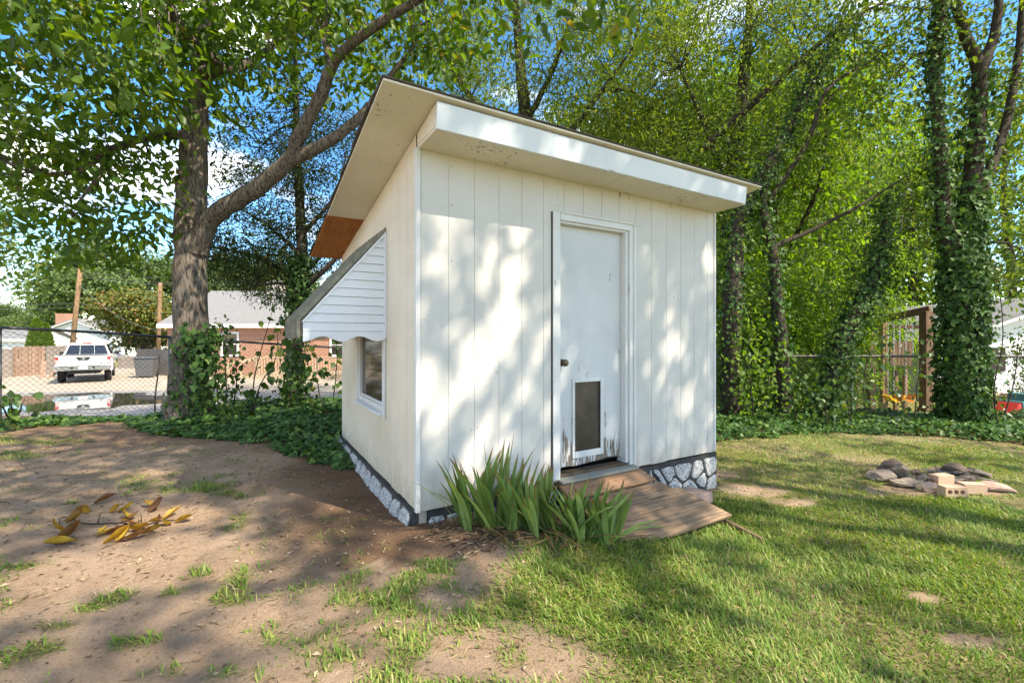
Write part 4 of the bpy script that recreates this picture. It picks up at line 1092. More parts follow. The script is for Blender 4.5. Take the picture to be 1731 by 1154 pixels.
copy_tree(bt, (P(80, 560, 90).x, 90, -1), 4.4, .58, 'dark tree on the skyline left of the white gable', 'trees beyond the driveway')
py_ = P(240, 590, 43)
round_tree('turning_tree', 'small bushy tree turning yellow and rust, between the two poles', (py_.x, py_.y), 6.6, 3.4, LF_RUST, 73, 24, (.36, .20), 60, .6, .16, .12)
pl_ = P(-40, 560, 11.5)
round_tree('leaning_tree', 'tree hanging into the picture at the left edge', (pl_.x - 1.0, 11.5), 7.6, 2.2, LF_MID, 74, 18, (.15, .08), 46, .36, .16, .42)
# arborvitae cones
def cone_tree(label, px, d, h_, w_, seed):
    p_ = P(px, 560, d); z_ = float(H(p_.x, d)); g = np.random.default_rng(seed)
    root = thing('cypress', label, 'tree', (p_.x, d, z_), 0, 'clipped evergreen cones')
    nobj('trunk', *tubes([(np.array([(0, 0, -.1), (0, 0, h_ * .9)]), [.10, .03])], 6), BK_DARK, root)
    n_ = 5200; t = g.random(n_) ** .8; a = g.random(n_) * 2 * np.pi; rr = w_ * np.minimum(1, (1 - t) ** .75 * 1.05) * (.6 + .45 * g.random(n_) ** .5)
    pos = np.stack([rr * np.cos(a), rr * np.sin(a), t * h_], 1)
    D = np.stack([np.cos(a) * .5, np.sin(a) * .5, np.ones(n_)], 1) + g.normal(0, .3, (n_, 3)); U = np.stack([np.cos(a), np.sin(a), 0 * a], 1) + g.normal(0, .4, (n_, 3))
    V, F = leaf_arrays(pos, D, U, np.full(n_, .28), np.full(n_, .10))
    c_ = nobj('crown', V, F, LF_SUN, root); c_['kind'] = 'stuff'
cone_tree('bright green conical evergreen beside the small white outbuilding', 62, 31, 3.3, .65, 1)
cone_tree('bright green conical evergreen against the white gable wall', 76, 31.5, 3.0, .6, 2)

# ------------------------------------------------------------------ unseen trees right of and behind the camera, crowns shaped to dapple the yard
for px, py, r_ in [(190, 965, .17), (290, 945, .17), (375, 935, .10), (60, 985, .15), (240, 885, .10), (310, 868, .09), (130, 955, .12), (430, 1040, .05), (390, 780, .07), (250, 800, .05), (480, 1110, .07), (30, 720, .2),
                   (880, 1110, .17), (780, 1125, .10), (980, 1085, .10), (940, 1020, .09), (1240, 1010, .09), (1300, 1050, .06), (1480, 905, .20), (1600, 950, .16), (1540, 990, .12), (1290, 840, .16), (1245, 765, .25), (1340, 745, .28), (1450, 770, .25),
                   (1560, 790, .12), (1640, 830, .2), (1690, 800, .2), (1600, 850, .12), (1380, 890, .12), (1690, 900, .12), (1150, 960, .07), (1230, 900, .10), (1700, 1010, .1), (1420, 1040, .07), (1520, 1090, .08), (1620, 760, .2), (1700, 745, .2), (1540, 745, .2), (1390, 830, .1), (860, 960, .05), (1010, 985, .05),
                   (640, 1120, .06), (700, 1060, .05), (1060, 1130, .06), (1180, 1085, .06), (1330, 960, .06), (1440, 960, .08), (1330, 1120, .05)]:
    SHINE.append((G(px, py), r_ + .12))
def wallpt(px, py, yloc=0.0):
    # sight line to the plane of the shed front
    dx = (px - CX) / FPX
    # (t*dx - ox)*Lx + (t - oy)*Ly = yloc
    t = (yloc + SHED_O.x * L_[0] + SHED_O.y * L_[1]) / (dx * L_[0] + L_[1])
    return Vector((dx * t, t, CAMZ + (HOR - py) / FPX * t))
for px, py, r_ in [(868, 465, .07), (862, 520, .085), (845, 575, .085), (815, 620, .06), (905, 520, .05), (925, 560, .05), (905, 620, .05), (930, 690, .05), (880, 680, .05), (770, 660, .06), (790, 590, .05), (830, 690, .05), (715, 655, .05), (745, 700, .06), (860, 740, .05), (728, 425, .035), (820, 430, .04), (890, 440, .04),
                   (962, 455, .055), (957, 500, .05), (1132, 555, .045), (1145, 575, .05), (1125, 590, .035), (1110, 648, .045), (1158, 680, .05), (1194, 445, .055), (1160, 650, .035), (1040, 690, .0), (930, 760, .05), (800, 760, .05)]:
    SHINE.append((wallpt(px, py), r_ + .045))
for px, py, r_ in [(860, 232, .05), (965, 262, .07), (930, 250, .04), (835, 225, .04)]:
    SHINE.append((wallpt(px, py, -.36), r_ + .045))
def shade(name, label, at, h0, blobs, seed, limbs):
    z_ = float(H(*at))
    return tree(name, label, 'tree', (at[0], at[1], z_), limbs, blobs, BK_GREY, LF_MID, (.16, .10), 'diamond', 58, .85, seed, 'unseen shade trees', .3, gaps=True, twig=.012)
shade('unseen_shade_tree', 'unseen shade tree behind the camera, crown shaped to dapple the yard', (3.4, -5.6), 0, [((2.6, 1.5, 8.7), (1.9, 1.7, 1.0), 70), ((2.0, -2.4, 8.6), (3.0, 2.6, 1.2), 50), ((5.2, -2.6, 8.8), (3.0, 2.6, 1.2), 40), ((-.4, -1.2, 8.2), (2.2, 2.2, 1.0), 46), ((3.8, -4.8, 10.4), (4.0, 3.0, 1.3), 34)], 81,
      [([(3.4, -5.6, -.4), (3.4, -5.5, 2), (3.5, -5.3, 5), (3.6, -4.8, 8), (3.7, -4.5, 10.5)], [.4, .33, .28, .2, .06]), ([(3.5, -5.3, 5), (2.9, -3.9, 7), (2, -2.4, 8.4)], [.16, .12, .05]), ([(3.5, -5.2, 5.4), (4.4, -4.0, 7.2), (5.2, -2.8, 8.5)], [.16, .12, .05])])
shade('unseen_shade_tree', 'unseen shade tree right of the camera, crown shaped to shade the lawn', (11.6, -1.2), 0, [((8.2, .2, 8.4), (2.6, 2.4, 1.2), 52), ((10.6, 1.0, 8.6), (2.6, 2.2, 1.2), 34), ((6.8, .1, 9.4), (1.9, 1.6, 1.3), 135), ((12.6, 1.4, 8.0), (2.0, 2.0, 1.2), 31)], 82,
      [([(11.6, -1.2, -.5), (11.5, -1.1, 2), (11.2, -.9, 5), (10.8, -.4, 8), (10.6, 0, 10)], [.36, .3, .25, .17, .05]), ([(11.3, -1, 4.6), (9.8, -.4, 6.8), (8.2, .2, 8.3)], [.14, .11, .05])])
# ================================================================== chain-link fences
M_GALV = pmat('weathered black steel', (.045, .043, .042), (.09, .085, .08), 9, .55, .2, 40, (1, 1, 1), .5, .3)
M_POST = pmat('grey steel post', (.13, .13, .135), (.09, .09, .09), 9, .5, .2, 40, (1, 1, 1), .5, .4)
def fence(label, pts, tops, posts, hgt=1.36):
    """pts: ground plan corners; tops: rail height at each"""
    root = thing('chain_link_fence', label, 'fence', (pts[0][0], pts[0][1], tops[0] - hgt), 0, 'chain-link fence round the yard')
    B = Vector(root.location)
    rail = [Vector((p[0], p[1], t)) - B for p, t in zip(pts, tops)]
    pr, rr = smooth_path(rail, [.021] * len(rail), 4) if len(rail) > 2 else (np.array([tuple(q) for q in rail]), np.array([.021, .021]))
    V, F = tubes([(pr, rr)], 8, True); nobj('top_rail', V, F, M_GALV, root, True)
    # fabric: two families of diagonal wires
    acc = [0.0]
    for i in range(len(pr) - 1): acc.append(acc[-1] + float(np.linalg.norm((pr[i + 1] - pr[i])[:2])))
    tot = acc[-1]; acc = np.array(acc)
    def at_(u, v_):
        q = np.array([np.interp(u, acc, pr[:, k_]) for k_ in range(3)]); q[2] -= (hgt - .02) * (1 - v_) + .012; return q
    paths = []; hh = hgt - .05; st = .076
    for k_ in range(int(-hh / st) - 1, int(tot / st) + 2):
        for sg in (1, -1):
            seg = []
            for j in range(7):
                v_ = j / 6; u = k_ * st + (v_ * hh if sg > 0 else (1 - v_) * hh)
                if -1e-6 <= u <= tot: seg.append(at_(u, v_))
            if len(seg) > 1: paths.append((np.array(seg), np.full(len(seg), .0021)))
    V, F = tubes(paths, 3); o = nobj('wire_mesh', V, F, M_GALV, root); o['kind'] = 'stuff'
    for u, r_, up in posts:
        q = at_(u, 1); base = float(H(q[0] + B.x, q[1] + B.y)) - B.z
        V, F = tubes([(np.array([(q[0], q[1] + .03, base - .2), (q[0], q[1] + .03, q[2] + up)]), np.array([r_, r_]))], 10, True)
        p_ = nobj('post', V, F, M_POST, root, True)
    return root
fence('chain-link fence run at the far left, ending at the corner post by the big tree', [(-8.6, 3.85), (-7.06, 6.28), (-6.0, 7.96)], [1.50, 1.43, 1.295], [(2.85, .024, .0)])
fence('long chain-link fence across the back, behind the shed and ivy', [(-6.0, 7.97), (-3.27, 8.75), (0, 9.0), (3.2, 8.7), (9.2, 7.98), (12.5, 7.6)], [1.295, 1.085, .97, .93, .955, .93], [(.0, .036, .03), (2.9, .022, 0), (6.2, .022, 0), (9.4, .022, 0), (12.4, .022, 0), (15.4, .022, 0)])

# ================================================================== ivy beds
def bed(name, label, poly, n_, hmax, seed):
    g = np.random.default_rng(seed)
    xs = [p[0] for p in poly]; ys = [p[1] for p in poly]
    x = g.uniform(min(xs), max(xs), n_ * 4); y = g.uniform(min(ys), max(ys), n_ * 4)
    k_ = inpoly(x + .12 * (vn(x * 4, y * 4, 3) - .5), y + .25 * (vn(x * 4, y * 4, 4) - .5), poly)
    sx_, sy_ = shed_xy(x, y); k_ &= ~((sx_ > -.06) & (sx_ < 3.25) & (sy_ > -.02) & (sy_ < 2.78))
    x, y = x[k_][:n_], y[k_][:n_]; n_ = len(x)
    hh = hmax * (.35 + .65 * vn(x * 1.8, y * 1.8, 5)) * (.4 + .6 * vn(x * 5, y * 5, 6))
    # thinner at the margin
    P_ = np.array(poly); Q_ = np.roll(P_, -1, 0); dmin = np.full(n_, 9.)
    for a_, b_ in zip(P_, Q_):
        ab = b_ - a_; t = np.clip(((x - a_[0]) * ab[0] + (y - a_[1]) * ab[1]) / (ab @ ab), 0, 1)
        dmin = np.minimum(dmin, np.hypot(x - a_[0] - t * ab[0], y - a_[1] - t * ab[1]))
    hh *= S(.25 + dmin / .6)
    z = H(x, y) + .02 + hh * g.uniform(.45, 1.1, n_)
    pos = np.stack([x, y, z], 1)
    D = g.normal(0, 1, (n_, 3)); D[:, 2] = D[:, 2] * .3 - .25; D[:, 1] -= .35
    U = g.normal(0, .38, (n_, 3)) + np.array((0, -.25, 1.0))
    s_ = g.uniform(.045, .095, n_)
    V, F = leaf_arrays(pos, D, U, s_, s_ * .95, 'ivy', .10)
    o = nobj(name, V, F, M_IVYG); tag(o, label, 'ivy', 'ivy beds along the fence', 'stuff')
bed('ground_ivy', 'dense bed of ivy between the big tree and the shed', IVY_L, 11500, .26, 1)
bed('ground_ivy', 'strip of ivy under the fence at the far left', IVY_C, 3800, .10, 2)
bed('ground_ivy', 'long bed of ivy along the right-hand fence', IVY_R, 17000, .26, 3)

# leafy saplings and vines growing through the fence
LF_HEART = leafmat('heart-shaped leaf', [(0, (.035, .075, .02)), (.5, (.055, .11, .03)), (.9, (.10, .17, .04)), (1, (.20, .21, .05))], .38, .4, .35, (1.5, 1.45, .4))
def sap(label, stems, n_, size, seed, rc=.13, leafm=LF_HEART, name='sapling'):
    g = np.random.default_rng(seed)
    b0_ = stems[0][0]; z_ = float(H(b0_[0], b0_[1])); B = np.array((b0_[0], b0_[1], z_))
    root = thing(name, label, 'sapling', B, 0, 'saplings growing through the fence')
    ps = []
    for st_ in stems:
        st_ = [(st_[0][0], st_[0][1], float(H(st_[0][0], st_[0][1])) - .03)] + list(st_[1:])
        ps.append(smooth_path(st_, np.linspace(.013, .004, len(st_)), 5, .4, seed))
    V, F = tubes([(p - B, r) for p, r in ps], 5); nobj('stem', V, F, BK_DARK, root, True)
    pp = np.concatenate([p[2:] for p, r in ps])
    c = pp[g.integers(0, len(pp), n_)] + g.normal(0, rc, (n_, 3))
    D = g.normal(0, .6, (n_, 3)); D[:, 2] -= .8; U = g.normal(0, .6, (n_, 3)) + np.array((.1, -.7, .5))
    s_ = size * g.uniform(.6, 1.3, n_)
    V, F = leaf_arrays(c - B, D, U, s_, s_ * .85, 'ovate', .12)
    o = nobj('foliage', V, F, leafm, root); o['kind'] = 'stuff'
sap('bushy sapling right against the big trunk, in front of the brick house', [[P(385, 690, 7.4), P(382, 640, 7.4), P(378, 580, 7.4), P(372, 545, 7.4)], [P(372, 690, 7.4), P(365, 640, 7.4), P(360, 580, 7.4)], [P(392, 690, 7.5), P(400, 640, 7.5), P(396, 590, 7.5)]], 260, .075, 1, .10)
sap('thin sapling with large heart-shaped leaves rising above the fence rail', [[P(425, 690, 7.2), P(430, 640, 7.2), P(445, 580, 7.2), P(462, 520, 7.2)], [P(425, 690, 7.2), P(440, 650, 7.2), P(465, 610, 7.2), P(470, 560, 7.2)]], 34, .15, 2, .16)
sap('vine with heart-shaped leaves climbing the feathery tree beside the awning', [[P(490, 690, 7.7), P(492, 640, 7.7), P(496, 590, 7.7), P(500, 560, 7.7)], [P(505, 690, 7.7), P(510, 640, 7.7), P(505, 590, 7.7)]], 150, .105, 3, .11)
sap('weedy sapling growing up against the back corner of the shed', [[P(560, 690, 7.8), P(566, 650, 7.8), P(570, 600, 7.8), P(566, 570, 7.8)], [P(545, 690, 7.8), P(535, 640, 7.8), P(520, 620, 7.8)]], 60, .11, 4, .13)
sap('low seedling with broad leaves at the left edge, before the fence', [[G(22, 715), P(20, 690, 5.9), P(18, 665, 5.9)], [G(22, 715), P(35, 690, 5.9), P(42, 672, 5.9)], [G(22, 715), P(5, 690, 5.9), P(-4, 675, 5.9)]], 46, .11, 5, .10)
sap('straggly sapling with small leaves in front of the white house', [[P(1690, 720, 7.6), P(1680, 660, 7.6), P(1695, 580, 7.6), P(1690, 500, 7.7), P(1670, 430, 7.8)], [P(1690, 720, 7.6), P(1715, 640, 7.6), P(1722, 560, 7.6)]], 150, .075, 6, .22)
sap('leafy vine draped over the fence rail before the swing frame', [[P(1465, 715, 7.9), P(1460, 650, 7.9), P(1470, 600, 7.9), P(1500, 590, 7.9)], [P(1440, 715, 7.9), P(1430, 650, 7.9), P(1440, 610, 7.9)]], 170, .08, 7, .2)
sap('arching shrub just left of the forked ivy tree, before the swing frame', [[P(1545, 715, 7.8), P(1550, 660, 7.8), P(1560, 600, 7.8), P(1575, 560, 7.8)], [P(1535, 715, 7.8), P(1525, 680, 7.8), P(1515, 650, 7.8)]], 110, .075, 17, .16)
sap('shrubby regrowth at the foot of the leaning ivy trunk', [[P(1400, 715, 7.7), P(1395, 680, 7.7), P(1400, 650, 7.7)], [P(1350, 715, 7.7), P(1340, 680, 7.7)]], 260, .085, 8, .22)
sap('shrubby regrowth between the shed and the upright ivy trunk', [[P(1275, 715, 8.0), P(1270, 660, 8.0), P(1265, 600, 8.0), P(1270, 540, 8.0)], [P(1290, 715, 8.0), P(1300, 650, 8.0), P(1290, 600, 8.0)]], 420, .085, 9, .24, LF_SUN)

# ================================================================== grass
M_GRASS = leafmat('lawn grass', [(0, (.10, .18, .028)), (.5, (.155, .255, .042)), (.75, (.225, .31, .06)), (.9, (.35, .35, .11)), (1, (.46, .39, .20))], .36, .5, .3, (1.3, 1.3, .45))
def blades(name, label, n_, xr, yr, lmin, lmax, wd, seed, thresh=0):
    g = np.random.default_rng(seed)
    x = g.uniform(*xr, n_); y = g.uniform(*yr, n_)
    d = lawn(x, y); k_ = g.random(n_) < d
    k_ &= np.abs(x) < 1.16 * y + .4
    x, y, d = x[k_], y[k_], d[k_]; n_ = len(x)
    z = H(x, y) - .004
    a = vn(x * 1.3, y * 1.3, 30) * 7 + g.normal(0, 1.3, n_)
    lean = np.abs(g.normal(.95, .36, n_))
    L = g.uniform(lmin, lmax, n_) * (.55 + .6 * d)
    dirv = np.stack([np.cos(a), np.sin(a)], 1); sd = np.stack([-dirv[:, 1], dirv[:, 0]], 1)
    w = wd * g.uniform(.7, 1.3, n_)
    base = np.stack([x, y, z], 1)
    def at_(t, b_):
        r_ = L * t; hx = np.sin(lean * (.45 + .75 * t)) * r_; hz = np.cos(lean * (.45 + .75 * t)) * r_
        c = base + np.stack([dirv[:, 0] * hx, dirv[:, 1] * hx, hz], 1)
        o_ = np.stack([sd[:, 0], sd[:, 1], 0 * x], 1) * (w * b_)[:, None]
        return c, o_
    c0, o0 = at_(0, .5); c1, o1 = at_(.55, .45); c2, _ = at_(1, 0)
    V = np.stack([c0 - o0, c0 + o0, c1 + o1, c1 - o1, c2], 1).reshape(-1, 3)
    b_ = (np.arange(n_) * 5)[:, None, None]
    F = (b_ + np.array([(0, 1, 2), (0, 2, 3), (3, 2, 4)])[None]).reshape(-1, 3)
    o = nobj(name, V, F, M_GRASS); tag(o, label, 'grass', kind='stuff')
blades('grass', 'green lawn and scattered tufts in the near part of the yard', 185000, (-3.6, 4.6), (1.5, 4.4), .030, .075, .0058, 1)
blades('grass', 'patchy yellow-green lawn towards the fence', 150000, (-8.5, 9.5), (4.4, 8.0), .025, .06, .008, 2)

# leaf litter, twigs and grit on the bare soil
def litter(name, label, n_, xr, yr, size, mat, seed, seds=None):
    g = np.random.default_rng(seed)
    x = g.uniform(*xr, n_); y = g.uniform(*yr, n_)
    k_ = (np.abs(x) < 1.16 * y + .3)
    sx_, sy_ = shed_xy(x, y); k_ &= ~((sx_ > -.05) & (sx_ < 3.25) & (sy_ > -.02) & (sy_ < 2.8)) & ~((sx_ > 1.15) & (sx_ < 2.45) & (sy_ > -.7) & (sy_ < .1))
    x, y = x[k_], y[k_]; n_ = len(x)
    pos = np.stack([x, y, H(x, y) + .006], 1)
    D = g.normal(0, 1, (n_, 3)); D[:, 2] *= .15
    U = g.normal(0, .3, (n_, 3)) + np.array((0, 0, 1.0)); s_ = size * g.uniform(.4, 1.4, n_)
    V, F = leaf_arrays(pos, D, U, s_, s_ * g.uniform(.15, .6, n_), 'diamond', .2)
    tag(nobj(name, V, F, mat), label, 'leaf litter', kind='stuff')
M_LIT = leafmat('dry leaf bits', [(0, (.10, .065, .04)), (.4, (.19, .125, .075)), (.7, (.30, .21, .13)), (1, (.42, .33, .22))], .1, .8, .1, (1, 1, .8))
litter('leaf_litter', 'dry leaf bits and twigs strewn over the bare soil', 9000, (-6, 4), (1.6, 7), .030, M_LIT, 5)
sxs = rng.uniform(.05, 1.75, 900); sys_ = rng.uniform(-.55, -.03, 900)
pp = [SW(a_, b_) for a_, b_ in zip(sxs, sys_)]
pos = np.array([(p.x, p.y, float(0)) for p in pp]); pos[:, 2] = H(pos[:, 0], pos[:, 1]) + .008
D = rng.normal(0, 1, (900, 3)); D[:, 2] *= .2; s_ = rng.uniform(.03, .10, 900)
V, F = leaf_arrays(pos, D, rng.normal(0, .4, (900, 3)) + np.array((0, 0, 1.)), s_, s_ * .16, 'diamond', .2)
tag(nobj('mulch', V, F, M_LIT), 'dead leaf strips mulching the iris bed', 'mulch', kind='stuff')
M_STRAW = leafmat('dry grass wisps', [(0, (.20, .15, .08)), (.5, (.36, .28, .16)), (1, (.50, .42, .27))], .15, .8, .1, (1, 1, .8))
g_ = np.random.default_rng(44); n_ = 14000
x = g_.uniform(-5, 5, n_); y = g_.uniform(1.6, 7, n_); k_ = (vn(x * 2.2, y * 2.2, 41) > .42) & (np.abs(x) < 1.16 * y + .3)
sx_, sy_ = shed_xy(x, y); k_ &= ~((sx_ > -.05) & (sx_ < 3.25) & (sy_ > -.03) & (sy_ < 2.8)) & ~((sx_ > 1.12) & (sx_ < 2.45) & (sy_ > -.7) & (sy_ < .1))
x, y = x[k_], y[k_]; n_ = len(x); pos = np.stack([x, y, H(x, y) + .006], 1)
D = g_.normal(0, 1, (n_, 3)); D[:, 2] = np.abs(D[:, 2]) * .12; s_ = g_.uniform(.02, .075, n_)
V, F = leaf_arrays(pos, D, g_.normal(0, .3, (n_, 3)) + np.array((0, 0, 1.)), s_, np.full(n_, .0035), 'diamond', .2)
tag(nobj('dry_grass', V, F, M_STRAW), 'dry grass wisps lying over the soil and thin lawn', 'dry grass', kind='stuff')
# small clods and pebbles
def clods(n_, seed, xr, yr, r0, r1, mat, name, label):
    g = np.random.default_rng(seed); Vs, Fs = [], []
    ico = [(0, 0, 1), (.9, 0, .4), (.28, .85, .4), (-.72, .52, .4), (-.72, -.52, .4), (.28, -.85, .4), (0, 0, -.4)]
    fc = [(0, 1, 2), (0, 2, 3), (0, 3, 4), (0, 4, 5), (0, 5, 1), (6, 2, 1), (6, 3, 2), (6, 4, 3), (6, 5, 4), (6, 1, 5)]
    x = g.uniform(*xr, n_); y = g.uniform(*yr, n_); z = H(x, y); b_ = 0
    dl_ = lawn(x, y); sx_, sy_ = shed_xy(x, y)
    for i in range(n_):
        if abs(x[i]) > 1.16 * y[i] + .3 or dl_[i] > .5 or (-.05 < sx_[i] < 3.25 and -.02 < sy_[i] < 2.8) or (1.1 < sx_[i] < 2.45 and -.7 < sy_[i] < .1): continue
        r_ = r0 + (r1 - r0) * g.random() ** 3
        V = np.array(ico) * r_ * g.uniform(.6, 1.3, (7, 3)) * np.array((1, 1, .7)); c_, s__ = math.cos(i), math.sin(i)
        V = np.stack([V[:, 0] * c_ - V[:, 1] * s__, V[:, 0] * s__ + V[:, 1] * c_, V[:, 2]], 1) + np.array((x[i], y[i], z[i] + r_ * .2))
        Vs.append(V); Fs.append(np.array(fc) + b_); b_ += 7
    tag(nobj(name, np.concatenate(Vs), np.concatenate(Fs), mat, None, True), label, 'pebbles', kind='stuff')
clods(3200, 3, (-6, 2.5), (1.6, 6.5), .003, .016, pmat('earth clods', (.20, .14, .095), (.33, .25, .18), 10, .95, .3, 60), 'pebbles', 'small clods and pebbles scattered on the bare soil')

# ================================================================== fallen branch with yellow leaves
M_YEL = leafmat('yellowed magnolia leaf', [(0, (.36, .20, .03)), (.35, (.50, .31, .04)), (.65, (.54, .38, .07)), (.82, (.32, .17, .06)), (1, (.20, .10, .05))], .30, .7, .12, (1.2, 1.0, .35), None, (.35, .25, .18))
fb = G(215, 893)
fbr = thing('fallen_branch', 'fallen twig with curled yellow and brown leaves lying on bare soil', 'branch', (fb.x, fb.y, fb.z))
def fp(px, py, up=.015):
    g_ = G(px, py); return Vector((g_.x - fb.x, g_.y - fb.y, g_.z - fb.z + up))
V, F = tubes([smooth_path([fp(140, 888), fp(165, 893, .03), fp(195, 890, .02), fp(240, 893, .02), fp(275, 888, .03), fp(300, 884, .02)], [.004, .005, .006, .006, .005, .003], 4, .6, 3),
              smooth_path([fp(165, 893, .03), fp(170, 880, .05)], [.004, .002], 3), smooth_path([fp(240, 893, .02), fp(238, 880, .05)], [.004, .002], 3), smooth_path([fp(140, 888), fp(105, 880, .03), fp(100, 898, .03)], [.003, .003, .002], 3)], 6)
nobj('twig', V, F, BK_DARK, fbr, True)
rl = random.Random(4)
def curled(p, az, ln_, wd, curl, roll, pitch, mat=M_YEL):
    nu, nv = 7, 5; V = []
    for i in range(nu):
        t = i / (nu - 1); w = wd * math.sin(math.pi * (.06 + .9 * t) ** .85) if t < 1 else .002
        for j in range(nv):
            s_ = (j / (nv - 1) - .5) * 2
            a = s_ * roll; cx_ = math.sin(a) / max(roll, .01) * w; cz = (1 - math.cos(a)) / max(roll, .01) * w
            b_ = curl * t; X = math.sin(b_) / max(abs(curl), .01) * ln_ if abs(curl) > .05 else t * ln_; Z = (1 - math.cos(b_)) / max(abs(curl), .01) * ln_ if abs(curl) > .05 else 0
            V.append(Vector((X, cx_, Z + cz + .004 * math.sin(9 * t + 4 * s_))))
    F = [(i * nv + j, i * nv + j + 1, (i + 1) * nv + j + 1, (i + 1) * nv + j) for i in range(nu - 1) for j in range(nv - 1)]
    rot = Matrix.Rotation(az, 3, 'Z') @ Matrix.Rotation(-pitch, 3, 'Y') @ Matrix.Rotation(rl.uniform(-.8, .8), 3, 'X')
    V = [rot @ v_ for v_ in V]; zmin = min(v_.z for v_ in V)
    o = MB().add(V, F).build('leaf', mat, fbr, 0, True); o.location = p - Vector((0, 0, min(0, zmin)))
for px, py, az, ln_ in [(75, 925, .1, .17), (92, 918, .3, .17), (108, 905, 1.8, .14), (112, 885, .1, .11), (120, 872, .5, .10), (150, 868, 2.6, .10), (160, 852, .4, .14), (185, 868, 1.0, .08), (198, 868, 1.0, .12), (205, 880, .2, .13), (218, 880, 2.8, .12), (228, 885, 4.9, .12), (250, 862, .1, .17), (262, 858, 2.9, .12), (252, 885, .2, .08),
                       (262, 885, .0, .10), (275, 880, 1.1, .13), (280, 885, 5.2, .11), (298, 884, .05, .13), (162, 908, .6, .12), (170, 903, 1.9, .09), (180, 905, .3, .14), (175, 922, .55, .15), (195, 918, .9, .12), (205, 915, .2, .17), (222, 898, 5.9, .13), (240, 905, .1, .12), (112, 898, 4.4, .14)]:
    curled(fp(px, py, .006), az, ln_ * 1.05, ln_ * rl.uniform(.32, .46), rl.uniform(.2, 1.5), rl.uniform(.5, 1.5), rl.uniform(-.15, .3))

# ================================================================== fire pit
M_ROCK = [pmat('grey field stone', (.27, .215, .165), (.15, .12, .095), 5, .9, .8, 18, bdist=.02), pmat('pink stone', (.42, .29, .23), (.33, .23, .18), 6, .9, .6, 22, bdist=.012), pmat('sooty stone', (.17, .12, .09), (.085, .062, .048), 5, .9, .8, 18, bdist=.02)]
def rock(label, px, py, d3, rz, mat, seed, tilt=0, flatten=.5, name='stone'):
    g = G(px, py); r_ = np.random.default_rng(seed)
    bm = bmesh.new(); bmesh.ops.create_icosphere(bm, subdivisions=3, radius=1)
    cuts = [(unit(r_.normal(size=3)), r_.uniform(.42, .72)) for _ in range(11)]
    for v_ in bm.verts:
        c = np.array(v_.co)
        for nn, dd in cuts:
            e = c @ nn - dd
            if e > 0: c = c - nn * e
        c[2] = max(c[2], -flatten)
        c = c + .20 * (np.array([vn(c[0] * 4 + seed, c[1] * 4), vn(c[1] * 4, c[2] * 4 + seed), vn(c[2] * 4, c[0] * 4)]) - .5).reshape(3)
        v_.co = Vector(c * np.array(d3) / 2 * 1.18)
    me = bpy.data.meshes.new(name); bm.to_mesh(me); bm.free(); me.materials.append(mat)
    o = link(bpy.data.objects.new(name, me)); o.location = (g.x, g.y, g.z + d3[2] * .26); o.rotation_euler = (tilt, tilt * .5, rz)
    return tag(o, label, 'stone', 'stones of the fire pit')
rock('reddish slab standing at the back left of the fire pit', 1500, 800, (.36, .24, .20), .5, M_ROCK[2], 1, -.3)
rock('grey angular stone at the left end of the fire pit', 1495, 813, (.28, .22, .17), -.4, M_ROCK[0], 2, .2)
rock('long mossy flat stone in front of the fire pit', 1535, 820, (.40, .20, .11), .1, M_ROCK[0], 3)
rock('pinkish rounded stone left of the cored brick', 1572, 832, (.24, .15, .13), -.25, M_ROCK[1], 4, .15)
rock('dark rock at the back right of the fire pit', 1612, 802, (.26, .18, .15), -.5, M_ROCK[2], 5, .3)
rock('low sooty rock behind the bricks', 1635, 812, (.24, .16, .10), .3, M_ROCK[2], 6)
rock('flat pink slab at the right end of the fire pit', 1670, 828, (.34, .20, .10), -.35, M_ROCK[1], 7, .1)
rock('small charred lump in the middle of the fire pit', 1548, 803, (.12, .10, .08), .8, M_ROCK[2], 8)
rock('charred stone lying behind the ash of the fire pit', 1585, 800, (.26, .12, .09), .1, M_ROCK[2], 9)
rock('lichen-spotted rock leaning on the reddish slab', 1516, 806, (.30, .22, .20), 1.2, M_ROCK[0], 12, .35)
rock('brown rock between the long flat stone and the bricks', 1560, 815, (.22, .18, .14), .7, M_ROCK[0], 13, -.2)
rock('squat rock at the far right rear of the fire pit', 1650, 805, (.26, .20, .14), 1.0, M_ROCK[0], 14, .1)
M_BRICK = pmat('sandy brick', (.52, .36, .25), (.42, .28, .19), 14, .9, .5, 60)
